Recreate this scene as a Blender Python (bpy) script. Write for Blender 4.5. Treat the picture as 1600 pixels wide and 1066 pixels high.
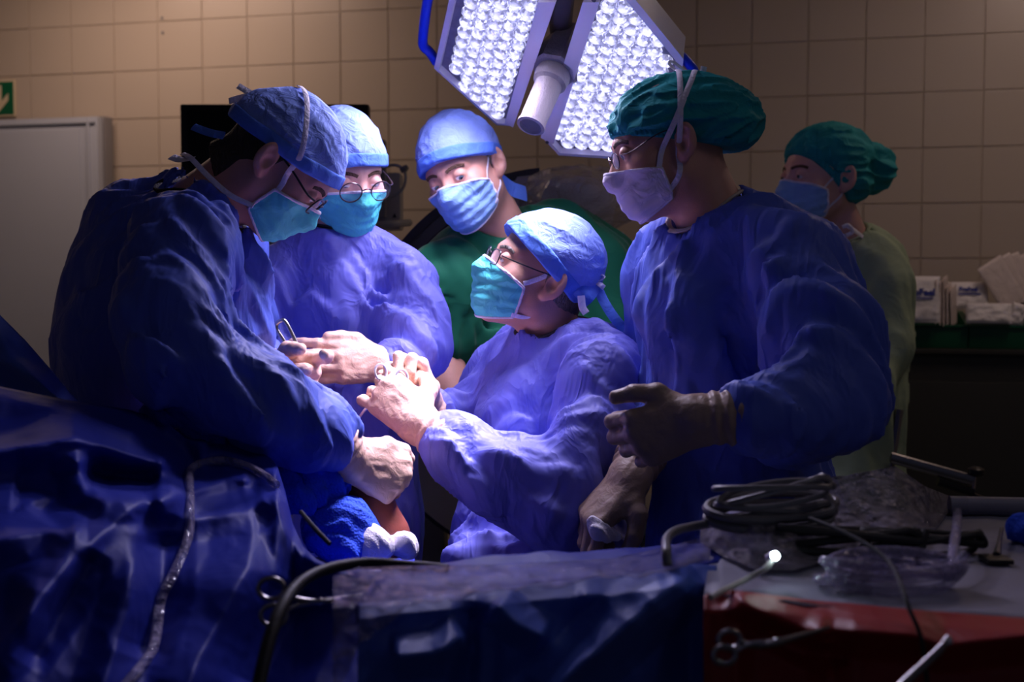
import bpy, bmesh, math, random
import numpy as np
from concurrent.futures import ThreadPoolExecutor
from mathutils import Vector, Matrix

random.seed(7)
for o in list(bpy.data.objects):
    bpy.data.objects.remove(o)
scene = bpy.context.scene
COL = scene.collection
PI = math.pi

# ---------------------------------------------------------------- camera
FPX = 1900.0                      # focal length in pixels of a 1600 x 1066 frame
CAMZ = 1.40
PITCH = math.atan(103.0 / FPX)    # horizon lies at y = 430
cam_d = bpy.data.cameras.new('camera')
cam = bpy.data.objects.new('camera', cam_d)
COL.objects.link(cam)
cam.location = (0, 0, CAMZ)
cam.rotation_euler = (PI / 2 - PITCH, 0, 0)
cam_d.sensor_width = 36.0
cam_d.lens = FPX / 1600.0 * 36.0
cam_d.clip_start = 0.05
cam_d.dof.use_dof = True
cam_d.dof.focus_distance = 2.1
cam_d.dof.aperture_fstop = 4.0
scene.camera = cam

# ---------------------------------------------------------------- world, ceiling lights, exposure
world = bpy.data.worlds.new('world')
scene.world = world
world.use_nodes = True
world.node_tree.nodes['Background'].inputs[0].default_value = (0.30, 0.35, 0.66, 1)
world.node_tree.nodes['Background'].inputs[1].default_value = 0.075
vs = scene.view_settings
vs.view_transform = 'Standard'
vs.look = 'None'
vs.gamma = 1.0
vs.use_curve_mapping = False
vs.exposure = 0.0


def area_light(name, loc, target, sx, sy, power, color, spread=180):
    l = bpy.data.lights.new(name, 'AREA')
    l.shape = 'RECTANGLE'
    l.size, l.size_y = sx, sy
    l.energy = power
    l.color = color
    l.spread = math.radians(spread)
    o = bpy.data.objects.new(name, l)
    COL.objects.link(o)
    o.location = loc
    o.rotation_euler = (Vector(target) - Vector(loc)).to_track_quat('-Z', 'Y').to_euler()
    return o


# dimmed warm fluorescent fittings in the ceiling
area_light('ceiling_glow_left', (-1.50, 4.45, 2.78), (-1.45, 4.9, 0), 1.0, 0.3, 10.5, (1.0, 0.70, 0.56))
area_light('ceiling_glow_right', (1.75, 3.5, 2.78), (1.75, 4.1, 0), 0.3, 1.2, 8.0, (1.0, 0.74, 0.64))
area_light('ceiling_glow_front', (1.15, 1.1, 2.78), (1.0, 1.3, 0), 0.3, 1.2, 2.3, (0.90, 0.84, 1.0))


def W(px, py, d):
    """world point seen at pixel (px, py) of the 1600 x 1066 photo, d metres along the view axis"""
    x = (px - 800.0) / FPX * d
    y = (533.0 - py) / FPX * d
    c, s = math.cos(PITCH), math.sin(PITCH)
    return np.array([x, d * c + y * s, CAMZ - d * s + y * c])


# ---------------------------------------------------------------- materials
MATS = {}


def mat(name, col, rough=0.5, metal=0.0, bump=None, var=None, spec=0.5, sss=0.0, sheen=0.0,
        emis=None, alpha=None, coat=0.0, trans=0.0, ior=1.45, weave=None):
    """procedural principled material; bump=(scale,strength,detail[,stretch]), var=(scale,amount)"""
    m = bpy.data.materials.new(name)
    m.use_nodes = True
    nt = m.node_tree
    N, L = nt.nodes, nt.links
    b = N['Principled BSDF']
    b.inputs['Base Color'].default_value = (*col, 1)
    b.inputs['Roughness'].default_value = rough
    b.inputs['Metallic'].default_value = metal
    b.inputs['Specular IOR Level'].default_value = spec
    b.inputs['Coat Weight'].default_value = coat
    b.inputs['Transmission Weight'].default_value = trans
    b.inputs['IOR'].default_value = ior
    if sss:
        b.inputs['Subsurface Weight'].default_value = sss
        b.inputs['Subsurface Radius'].default_value = (0.012, 0.004, 0.002)
        b.inputs['Subsurface Scale'].default_value = 0.5
    if sheen:
        b.inputs['Sheen Weight'].default_value = sheen
        b.inputs['Sheen Roughness'].default_value = 0.4
    if emis:
        b.inputs['Emission Color'].default_value = (*emis[0], 1)
        b.inputs['Emission Strength'].default_value = emis[1]
    if alpha is not None:
        b.inputs['Alpha'].default_value = alpha
    tc = N.new('ShaderNodeTexCoord')
    if var:
        n = N.new('ShaderNodeTexNoise')
        n.inputs['Scale'].default_value = var[0]
        n.inputs['Detail'].default_value = 4
        L.new(tc.outputs['Object'], n.inputs['Vector'])
        mx = N.new('ShaderNodeMix')
        mx.data_type = 'RGBA'
        a = var[1]
        mx.inputs[6].default_value = (*[max(0, c * (1 - a)) for c in col], 1)
        mx.inputs[7].default_value = (*[min(1, c * (1 + a)) for c in col], 1)
        L.new(n.outputs['Fac'], mx.inputs[0])
        L.new(mx.outputs[2], b.inputs['Base Color'])
    last = None
    if bump:
        mp = N.new('ShaderNodeMapping')
        if len(bump) > 3:
            mp.inputs['Scale'].default_value = bump[3]
        L.new(tc.outputs['Object'], mp.inputs['Vector'])
        n = N.new('ShaderNodeTexNoise')
        n.inputs['Scale'].default_value = bump[0]
        n.inputs['Detail'].default_value = bump[2]
        n.inputs['Distortion'].default_value = 0.6
        L.new(mp.outputs[0], n.inputs['Vector'])
        ab = N.new('ShaderNodeMath'); ab.operation = 'SUBTRACT'; ab.inputs[1].default_value = 0.5
        L.new(n.outputs['Fac'], ab.inputs[0])
        a2 = N.new('ShaderNodeMath'); a2.operation = 'ABSOLUTE'
        L.new(ab.outputs[0], a2.inputs[0])
        bp = N.new('ShaderNodeBump')
        bp.inputs['Strength'].default_value = bump[1]
        bp.inputs['Distance'].default_value = 0.02
        bp.invert = True
        L.new(a2.outputs[0], bp.inputs['Height'])
        L.new(bp.outputs[0], b.inputs['Normal'])
        last = bp
    if weave:
        v = N.new('ShaderNodeTexVoronoi')
        v.inputs['Scale'].default_value = weave[0]
        L.new(tc.outputs['Object'], v.inputs['Vector'])
        bp = N.new('ShaderNodeBump')
        bp.inputs['Strength'].default_value = weave[1]
        bp.inputs['Distance'].default_value = 0.004
        L.new(v.outputs['Distance'], bp.inputs['Height'])
        if last:
            L.new(last.outputs[0], bp.inputs['Normal'])
        L.new(bp.outputs[0], b.inputs['Normal'])
    MATS[name] = m
    return m


def film(name, col, opacity, rough=0.15, scale=25.0):
    """thin clear plastic: mostly see-through with a crinkled glossy skin"""
    m = bpy.data.materials.new(name)
    m.use_nodes = True
    nt = m.node_tree
    N, L = nt.nodes, nt.links
    N.remove(N['Principled BSDF'])
    out = N['Material Output']
    tc = N.new('ShaderNodeTexCoord')
    nz = N.new('ShaderNodeTexNoise')
    nz.inputs['Scale'].default_value = scale
    nz.inputs['Detail'].default_value = 5
    nz.inputs['Distortion'].default_value = 1.2
    L.new(tc.outputs['Object'], nz.inputs['Vector'])
    bp = N.new('ShaderNodeBump')
    bp.inputs['Strength'].default_value = 0.9
    bp.inputs['Distance'].default_value = 0.075
    L.new(nz.outputs['Fac'], bp.inputs['Height'])
    tr = N.new('ShaderNodeBsdfTransparent')
    tr.inputs[0].default_value = (0.93, 0.93, 0.96, 1)
    pr = N.new('ShaderNodeBsdfPrincipled')
    pr.inputs['Base Color'].default_value = (*col, 1)
    pr.inputs['Roughness'].default_value = rough
    pr.inputs['Specular IOR Level'].default_value = 0.9
    L.new(bp.outputs[0], pr.inputs['Normal'])
    lw = N.new('ShaderNodeLayerWeight')
    lw.inputs[0].default_value = 0.35
    L.new(bp.outputs[0], lw.inputs['Normal'])
    mr = N.new('ShaderNodeMapRange')
    mr.inputs[3].default_value = opacity
    mr.inputs[4].default_value = min(1, opacity + 0.45)
    L.new(lw.outputs['Facing'], mr.inputs[0])
    ms = N.new('ShaderNodeMixShader')
    L.new(mr.outputs[0], ms.inputs[0])
    L.new(tr.outputs[0], ms.inputs[1])
    L.new(pr.outputs[0], ms.inputs[2])
    L.new(ms.outputs[0], out.inputs[0])
    MATS[name] = m
    return m


mat('gown', (0.150, 0.160, 0.60), 0.55, bump=(17, 0.8, 3, (1, 1, .5)), var=(9, 0.08), spec=0.40)
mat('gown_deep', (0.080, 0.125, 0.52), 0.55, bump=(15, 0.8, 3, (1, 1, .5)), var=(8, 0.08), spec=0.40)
mat('scrub_green', (0.004, 0.115, 0.055), 0.75, bump=(10, 0.35, 3), var=(10, 0.12), spec=0.3, sheen=0.2)
mat('scrub_pale', (0.34, 0.42, 0.27), 0.75, bump=(12, 0.35, 3), var=(8, 0.1), spec=0.3)
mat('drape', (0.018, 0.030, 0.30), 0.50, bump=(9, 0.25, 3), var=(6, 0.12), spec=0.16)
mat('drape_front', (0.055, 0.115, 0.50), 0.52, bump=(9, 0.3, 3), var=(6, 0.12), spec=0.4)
mat('towel_blue', (0.03, 0.09, 0.70), 0.8, weave=(260, 0.4), spec=0.25)
mat('skin', (0.56, 0.29, 0.22), 0.48, var=(28, 0.14), sss=0.12, bump=(160, 0.08, 3), spec=0.4)
mat('skin_pale', (0.68, 0.38, 0.32), 0.48, var=(28, 0.10), sss=0.12, bump=(160, 0.08, 3), spec=0.4)
mat('skin_prep', (0.25, 0.065, 0.045), 0.35, var=(14, 0.25), sss=0.08, bump=(90, 0.1, 3), spec=0.55)
mat('latex', (0.70, 0.45, 0.34), 0.42, var=(22, 0.08), sss=0.06, bump=(60, 0.16, 4), spec=0.5)
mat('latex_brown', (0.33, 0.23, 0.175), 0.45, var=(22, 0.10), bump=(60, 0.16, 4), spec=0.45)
mat('cap_blue', (0.22, 0.32, 0.76), 0.8, var=(26, 0.22), bump=(34, 0.5, 4), spec=0.25)
mat('cap_band', (0.10, 0.22, 0.74), 0.75, bump=(30, 0.4, 3), spec=0.25)
mat('bouffant_green', (0.012, 0.27, 0.29), 0.75, var=(20, 0.3), bump=(26, 0.5, 4), spec=0.25)
mat('mask_teal', (0.09, 0.56, 0.60), 0.7, bump=(30, 0.45, 3), spec=0.3)
mat('mask_blue', (0.25, 0.44, 0.80), 0.7, bump=(30, 0.45, 3), spec=0.3)
mat('mask_white', (0.70, 0.66, 0.80), 0.75, bump=(30, 0.4, 3), spec=0.3)
mat('strap_white', (0.74, 0.70, 0.82), 0.8, bump=(80, 0.3, 2), spec=0.25)
mat('collar_dark', (0.018, 0.014, 0.018), 0.8, bump=(150, 0.4, 2))
mat('collar_pale', (0.50, 0.44, 0.38), 0.8, bump=(150, 0.4, 2))
mat('hair_dark', (0.028, 0.018, 0.012), 0.6, bump=(120, 0.9, 4, (1, 1, 0.25)))
mat('hair_grey', (0.16, 0.13, 0.11), 0.6, bump=(120, 0.9, 4, (1, 1, 0.25)))
mat('brow', (0.11, 0.055, 0.03), 0.7, bump=(200, 0.8, 3))
mat('eye_white', (0.75, 0.70, 0.70), 0.15)
mat('eye_iris', (0.10, 0.13, 0.17), 0.15)
mat('eye_pupil', (0.005, 0.005, 0.005), 0.1)
mat('frame_black', (0.008, 0.008, 0.012), 0.3)
mat('frame_metal', (0.07, 0.05, 0.06), 0.3, metal=0.5)
mat('steel', (0.75, 0.72, 0.74), 0.35, metal=0.65, bump=(60, 0.05, 2))
mat('steel_dark', (0.30, 0.28, 0.28), 0.30, metal=1.0, bump=(60, 0.05, 2))
mat('tile', (0.50, 0.425, 0.35), 0.30, var=(2.2, 0.06), bump=(7, 0.03, 2), spec=0.5)
mat('grout', (0.50, 0.42, 0.34), 0.9, var=(30, 0.1))
mat('paint', (0.52, 0.50, 0.48), 0.6, var=(3, 0.05), bump=(40, 0.05, 2))
mat('floor_vinyl', (0.14, 0.15, 0.13), 0.5, var=(60, 0.2))
mat('door_white', (0.40, 0.43, 0.50), 0.5, var=(2, 0.05), bump=(30, 0.03, 2))
mat('sign_green', (0.0, 0.10, 0.04), 0.4, var=(20, 0.05))
mat('sign_pale', (0.62, 0.52, 0.36), 0.5, var=(20, 0.05))
mat('lamp_grip', (0.24, 0.21, 0.24), 0.5, bump=(220, 0.3, 2, (1, 1, .2)))
mat('lamp_shell', (0.86, 0.80, 0.90), 0.38, var=(5, 0.04), bump=(60, 0.03, 2))
mat('lamp_plate', (0.30, 0.29, 0.42), 0.3, var=(60, 0.3))
mat('lamp_dark', (0.10, 0.095, 0.12), 0.45, var=(5, 0.1))
mat('rail_blue', (0.01, 0.05, 0.80), 0.35, bump=(40, 0.02, 2))
mat('plastic_black', (0.006, 0.006, 0.008), 0.35, var=(10, 0.1))
mat('screen_black', (0.003, 0.003, 0.005), 0.12, var=(2, 0.1))
mat('plastic_grey', (0.22, 0.21, 0.22), 0.5, var=(6, 0.08))
mat('plastic_pale', (0.42, 0.40, 0.37), 0.5, var=(6, 0.08))
mat('detector_grey', (0.52, 0.50, 0.56), 0.45, var=(6, 0.06))
mat('carm_dark', (0.035, 0.035, 0.042), 0.42, var=(6, 0.12))
mat('carm_grey', (0.15, 0.14, 0.14), 0.45, var=(6, 0.1))
mat('carm_beige', (0.80, 0.72, 0.60), 0.5, var=(6, 0.08))
mat('bin_green', (0.002, 0.07, 0.028), 0.4, var=(10, 0.08))
mat('cabinet_dark', (0.030, 0.030, 0.026), 0.5, var=(4, 0.1))
mat('pack_white', (0.80, 0.76, 0.76), 0.45, var=(24, 0.10), bump=(24, 0.5, 4))
mat('pack_paper', (0.72, 0.62, 0.58), 0.6, var=(20, 0.08), bump=(26, 0.3, 3))
mat('ink_blue', (0.03, 0.045, 0.30), 0.6, var=(40, 0.1))
mat('gauze', (0.80, 0.76, 0.84), 0.9, weave=(520, 0.25), bump=(20, 0.3, 3))
mat('cloth_red', (0.30, 0.008, 0.008), 0.5, bump=(9, 0.4, 3), var=(6, 0.15))
mat('sheet_grey', (0.22, 0.215, 0.28), 0.55, bump=(12, 0.25, 3), var=(8, 0.08))
mat('cable_dark', (0.014, 0.013, 0.015), 0.55, bump=(80, 0.05, 2))
mat('cable_grey', (0.13, 0.12, 0.13), 0.42, bump=(80, 0.05, 2))
mat('led_tip', (0.8, 0.95, 1.0), 0.3, emis=((0.75, 0.95, 1.0), 25.0))
film('film_clear', (0.34, 0.30, 0.50), 0.10)
film('film_bag', (0.50, 0.45, 0.53), 0.17, rough=0.2, scale=34)
film('clear_tube', (0.42, 0.37, 0.55), 0.30, rough=0.1, scale=8)
film('film_cover', (0.70, 0.66, 0.68), 0.20, rough=0.2, scale=9)
film('lens_glass', (0.60, 0.60, 0.72), 0.05, rough=0.05, scale=1)


# LED collimator: faceted clear cup, glittering because its facets pass the light unevenly
def led_material():
    m = bpy.data.materials.new('led_lens')
    m.use_nodes = True
    nt = m.node_tree
    N, L = nt.nodes, nt.links
    b = N['Principled BSDF']
    tc = N.new('ShaderNodeTexCoord')
    oi = N.new('ShaderNodeObjectInfo')
    add = N.new('ShaderNodeVectorMath'); add.operation = 'ADD'
    L.new(tc.outputs['Object'], add.inputs[0])
    L.new(oi.outputs['Location'], add.inputs[1])
    v = N.new('ShaderNodeTexVoronoi')
    v.feature = 'F1'
    v.inputs['Scale'].default_value = 190
    L.new(add.outputs[0], v.inputs['Vector'])
    sep = N.new('ShaderNodeSeparateColor')
    L.new(v.outputs['Color'], sep.inputs[0])
    ln = N.new('ShaderNodeVectorMath'); ln.operation = 'LENGTH'
    L.new(tc.outputs['Object'], ln.inputs[0])
    core = N.new('ShaderNodeMapRange')
    core.inputs[1].default_value = 0.0135; core.inputs[2].default_value = 0.006
    core.inputs[3].default_value = 0.0; core.inputs[4].default_value = 1.7
    L.new(ln.outputs['Value'], core.inputs[0])
    pw = N.new('ShaderNodeMath'); pw.operation = 'POWER'; pw.inputs[1].default_value = 3.2
    L.new(sep.outputs[0], pw.inputs[0])
    mu = N.new('ShaderNodeMath'); mu.operation = 'MULTIPLY_ADD'
    mu.inputs[1].default_value = 1.7; mu.inputs[2].default_value = 0.30
    L.new(pw.outputs[0], mu.inputs[0])
    ad = N.new('ShaderNodeMath'); ad.operation = 'ADD'
    L.new(mu.outputs[0], ad.inputs[0]); L.new(core.outputs[0], ad.inputs[1])
    L.new(ad.outputs[0], b.inputs['Emission Strength'])
    b.inputs['Emission Color'].default_value = (0.62, 0.62, 1.0, 1)
    b.inputs['Base Color'].default_value = (0.16, 0.17, 0.34, 1)
    b.inputs['Roughness'].default_value = 0.12
    MATS['led_lens'] = m


led_material()


# ---------------------------------------------------------------- objects
def tag(o, label=None, cat=None, group=None, kind=None):
    if label: o['label'] = label
    if cat: o['category'] = cat
    if group: o['group'] = group
    if kind: o['kind'] = kind
    return o


ORIGIN = {}


def thing(name, label, cat, loc, group=None):
    o = bpy.data.objects.new(name, None)
    o.empty_display_size = 0.05
    COL.objects.link(o)
    o.location = tuple(float(c) for c in loc)
    ORIGIN[o.name] = np.array(loc, dtype=float)
    return tag(o, label, cat, group)


def mesh_obj(name, V, F, material, parent=None, smooth=True, matidx=None, label=None):
    """V in world coordinates; parent may be a thing (Empty) or one of its parts"""
    V = np.asarray(V, dtype=np.float64).reshape(-1, 3)
    org = ORIGIN[parent.name] if parent is not None else np.zeros(3)
    me = bpy.data.meshes.new(name)
    me.from_pydata((V - org).tolist(), [], [tuple(int(i) for i in f) for f in F])
    mats = material if isinstance(material, (list, tuple)) else [material]
    for m in mats:
        me.materials.append(MATS[m])
    if matidx is not None:
        me.polygons.foreach_set('material_index', np.asarray(matidx, dtype=np.int32))
    if smooth:
        me.polygons.foreach_set('use_smooth', np.ones(len(me.polygons), dtype=bool))
    me.update()
    o = bpy.data.objects.new(name, me)
    COL.objects.link(o)
    if parent is not None:
        o.parent = parent
        ORIGIN[o.name] = org
    else:
        ORIGIN[o.name] = np.zeros(3)
    if label: o['label'] = label
    return o


class MB:
    """mesh builder collecting boxes, tubes, lathes in world coordinates"""
    def __init__(self):
        self.V, self.F = [], []

    def add(self, V, F):
        n = len(self.V)
        self.V += [tuple(float(c) for c in v) for v in V]
        self.F += [tuple(int(i) + n for i in f) for f in F]
        return self

    def box(self, c, size, bev=0.0, R=None):
        bm = bmesh.new()
        bmesh.ops.create_cube(bm, size=1.0)
        for v in bm.verts:
            v.co = Vector((v.co.x * size[0], v.co.y * size[1], v.co.z * size[2]))
        if bev:
            bmesh.ops.bevel(bm, geom=list(bm.edges), offset=bev, segments=2, profile=0.7, affect='EDGES')
        V = np.array([v.co[:] for v in bm.verts])
        if R is not None:
            V = V @ np.array(R).T
        V = V + np.array(c)
        bm.verts.index_update()
        F = [[v.index for v in f.verts] for f in bm.faces]
        bm.free()
        return self.add(V, F)

    def tube(self, pts, r, n=8, smooth=True, caps=True, flat=None, up=None, sub=6):
        """flat=(w,t) elliptical section; up = list of normals for the thin direction"""
        P = np.array(pts, float)
        U = None if up is None else np.array(up, float)
        if smooth and len(P) > 2:
            rr = np.linspace(0, 1, len(P))
            P, T = catmull(P, sub)
            if U is not None:
                U = np.stack([np.interp(T, rr, U[:, k]) for k in range(3)], 1)
            if not np.isscalar(r):
                r = np.interp(T, rr, np.array(r, float))
        m = len(P)
        tan = np.gradient(P, axis=0)
        tan /= np.linalg.norm(tan, axis=1, keepdims=True) + 1e-12
        rad = np.full(m, r) if np.isscalar(r) else np.asarray(r, float)
        if len(rad) != m:
            rad = np.interp(np.linspace(0, 1, m), np.linspace(0, 1, len(rad)), rad)
        nrm = np.zeros_like(P)
        if U is None:
            a = np.array([0, 0, 1.0]) if abs(tan[0][2]) < 0.9 else np.array([1.0, 0, 0])
            v = np.cross(tan[0], a); v /= np.linalg.norm(v)
            for i in range(m):
                v = v - tan[i] * v.dot(tan[i]); v /= np.linalg.norm(v) + 1e-12
                nrm[i] = v
        else:
            nrm = U - tan * (U * tan).sum(1, keepdims=True)
            nrm /= np.linalg.norm(nrm, axis=1, keepdims=True) + 1e-12
        bi = np.cross(tan, nrm)
        V = []
        for i in range(m):
            for k in range(n):
                a = 2 * PI * k / n
                if flat:
                    V.append(P[i] + bi[i] * math.cos(a) * flat[0] + nrm[i] * math.sin(a) * flat[1])
                else:
                    V.append(P[i] + (nrm[i] * math.cos(a) + bi[i] * math.sin(a)) * rad[i])
        F = []
        for i in range(m - 1):
            for k in range(n):
                F.append((i * n + k, i * n + (k + 1) % n, (i + 1) * n + (k + 1) % n, (i + 1) * n + k))
        if caps:
            F.append(tuple(range(n - 1, -1, -1)))
            F.append(tuple((m - 1) * n + k for k in range(n)))
        return self.add(V, F)

    def lathe(self, prof, base, axis, n=24):
        """prof = [(radius, height)...] turned about axis through base"""
        ax = np.array(axis, float); ax /= np.linalg.norm(ax)
        a = np.array([0, 0, 1.0]) if abs(ax[2]) < 0.9 else np.array([1.0, 0, 0])
        u = np.cross(ax, a); u /= np.linalg.norm(u)
        v = np.cross(ax, u)
        V = []
        for (r, h) in prof:
            for k in range(n):
                t = 2 * PI * k / n
                V.append(np.array(base) + ax * h + (u * math.cos(t) + v * math.sin(t)) * r)
        F = []
        for i in range(len(prof) - 1):
            for k in range(n):
                F.append((i * n + k, i * n + (k + 1) % n, (i + 1) * n + (k + 1) % n, (i + 1) * n + k))
        F.append(tuple(range(n - 1, -1, -1)))
        F.append(tuple((len(prof) - 1) * n + k for k in range(n)))
        return self.add(V, F)

    def prism(self, poly, vec):
        """polygon (list of 3d points) extruded along vec"""
        n = len(poly)
        P = np.array(poly, float)
        V = np.vstack([P, P + np.array(vec)])
        F = [tuple(range(n)), tuple(range(2 * n - 1, n - 1, -1))]
        for k in range(n):
            F.append((k, n + k, n + (k + 1) % n, (k + 1) % n))
        return self.add(V, F)

    def build(self, name, material, parent=None, smooth=True, label=None):
        o = mesh_obj(name, self.V, self.F, material, parent, smooth, label=label)
        bm = bmesh.new(); bm.from_mesh(o.data)
        bmesh.ops.recalc_face_normals(bm, faces=bm.faces)
        bm.to_mesh(o.data); bm.free()
        if smooth:
            try:
                o.data.set_sharp_from_angle(angle=math.radians(38))
            except Exception:
                pass
        return o


def catmull(P, sub):
    P = np.asarray(P, float)
    n = len(P)
    Q = np.vstack([2 * P[0] - P[1], P, 2 * P[-1] - P[-2]])
    out, T = [], []
    for i in range(n - 1):
        p0, p1, p2, p3 = Q[i], Q[i + 1], Q[i + 2], Q[i + 3]
        for s in range(sub):
            t = s / sub
            out.append(0.5 * ((2 * p1) + (-p0 + p2) * t + (2 * p0 - 5 * p1 + 4 * p2 - p3) * t * t
                              + (-p0 + 3 * p1 - 3 * p2 + p3) * t ** 3))
            T.append((i + t) / (n - 1))
    out.append(P[-1]); T.append(1.0)
    return np.array(out), np.array(T)


# ---------------------------------------------------------------- implicit surfaces
f32 = np.float32
_rs = np.random.RandomState(3)
_perm = _rs.permutation(256).astype(np.int32)
_grad = _rs.normal(size=(256, 3)).astype(f32)
_grad /= np.linalg.norm(_grad, axis=1, keepdims=True)


def perlin(p, seed=0):
    p = np.asarray(p, f32) + f32(seed * 17.37 + 100.0)
    pi = np.floor(p).astype(np.int32)
    pf = p - pi
    u = pf * pf * pf * (pf * (pf * 6 - 15) + 10)
    res = 0
    for dx in (0, 1):
        for dy in (0, 1):
            for dz in (0, 1):
                h = _perm[(_perm[(_perm[(pi[:, 0] + dx) & 255] + pi[:, 1] + dy) & 255] + pi[:, 2] + dz) & 255]
                g = _grad[h]
                dot = g[:, 0] * (pf[:, 0] - dx) + g[:, 1] * (pf[:, 1] - dy) + g[:, 2] * (pf[:, 2] - dz)
                wx = u[:, 0] if dx else 1 - u[:, 0]
                wy = u[:, 1] if dy else 1 - u[:, 1]
                wz = u[:, 2] if dz else 1 - u[:, 2]
                res = res + dot * wx * wy * wz
    return res


def smin(a, b, k):
    h = np.clip(0.5 + 0.5 * (b - a) / k, 0, 1)
    return b * (1 - h) + a * h - k * h * (1 - h)


def smax(a, b, k):
    return -smin(-a, -b, k)


def s_ell(p, c, r):
    q = p - np.asarray(c, f32)
    r = np.asarray(r, f32)
    q = q / r
    k0 = np.sqrt(np.einsum('ij,ij->i', q, q))
    q = q / r
    k1 = np.sqrt(np.einsum('ij,ij->i', q, q))
    return k0 * (k0 - 1) / np.maximum(k1, 1e-6)


def s_cone(p, a, b, ra, rb):
    a = np.asarray(a, f32); ba = np.asarray(b, f32) - a
    q = p - a
    t = np.clip(q @ ba / max(float(ba @ ba), 1e-9), 0, 1)
    q = q - t[:, None] * ba
    return np.sqrt(np.einsum('ij,ij->i', q, q)) - (f32(ra) + f32(rb - ra) * t)


def s_chain(p, pts, rs, k):
    d = None
    for i in range(len(pts) - 1):
        c = s_cone(p, pts[i], pts[i + 1], rs[i], rs[i + 1])
        d = c if d is None else smin(d, c, k)
    return d


def crease(p, dirs, freq, amp, seed, sharp=1.0):
    """fabric folds: sharp ridges of noise; dirs = rows of a 3x3 basis, freq = cycles per metre on each"""
    q = p @ np.asarray(dirs, f32).T * np.asarray(freq, f32)
    n = perlin(q, seed)
    return amp * (1.0 - 2.6 * np.abs(n) ** sharp)


def drapery(p, dirs, wl, amp, seed, warp=1.0):
    """long crisp folds: a triangle wave across the fold direction, bent and faded by noise"""
    q = p @ np.asarray(dirs, f32).T
    w = perlin(q * np.asarray((1.6 / wl * .12, 1.6 / wl * .3, 1.6 / wl * .3), f32), seed)
    w2 = perlin(q * np.asarray((.25 / wl, .45 / wl, .45 / wl), f32), seed + 4)
    ph = (q[:, 1] + .45 * q[:, 2]) / wl + warp * (1.6 * w + 1.1 * w2)
    t = np.abs((ph % 1.0) * 2 - 1)
    return amp * (t - .5) * np.clip(.75 + 1.5 * w2, .1, 1.5)


def basis(d, hint=(0, 1, 0)):
    d = np.array(d, float); d /= np.linalg.norm(d)
    h = np.array(hint, float)
    u = h - d * h.dot(d); u /= np.linalg.norm(u)
    return np.stack([d, u, np.cross(d, u)])


POOL = ThreadPoolExecutor(4)


def peval(f, P, n=32768):
    if len(P) <= n:
        return np.asarray(f(P), f32)
    return np.concatenate([np.asarray(r, f32) for r in POOL.map(f, [P[i:i + n] for i in range(0, len(P), n)])])


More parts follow.
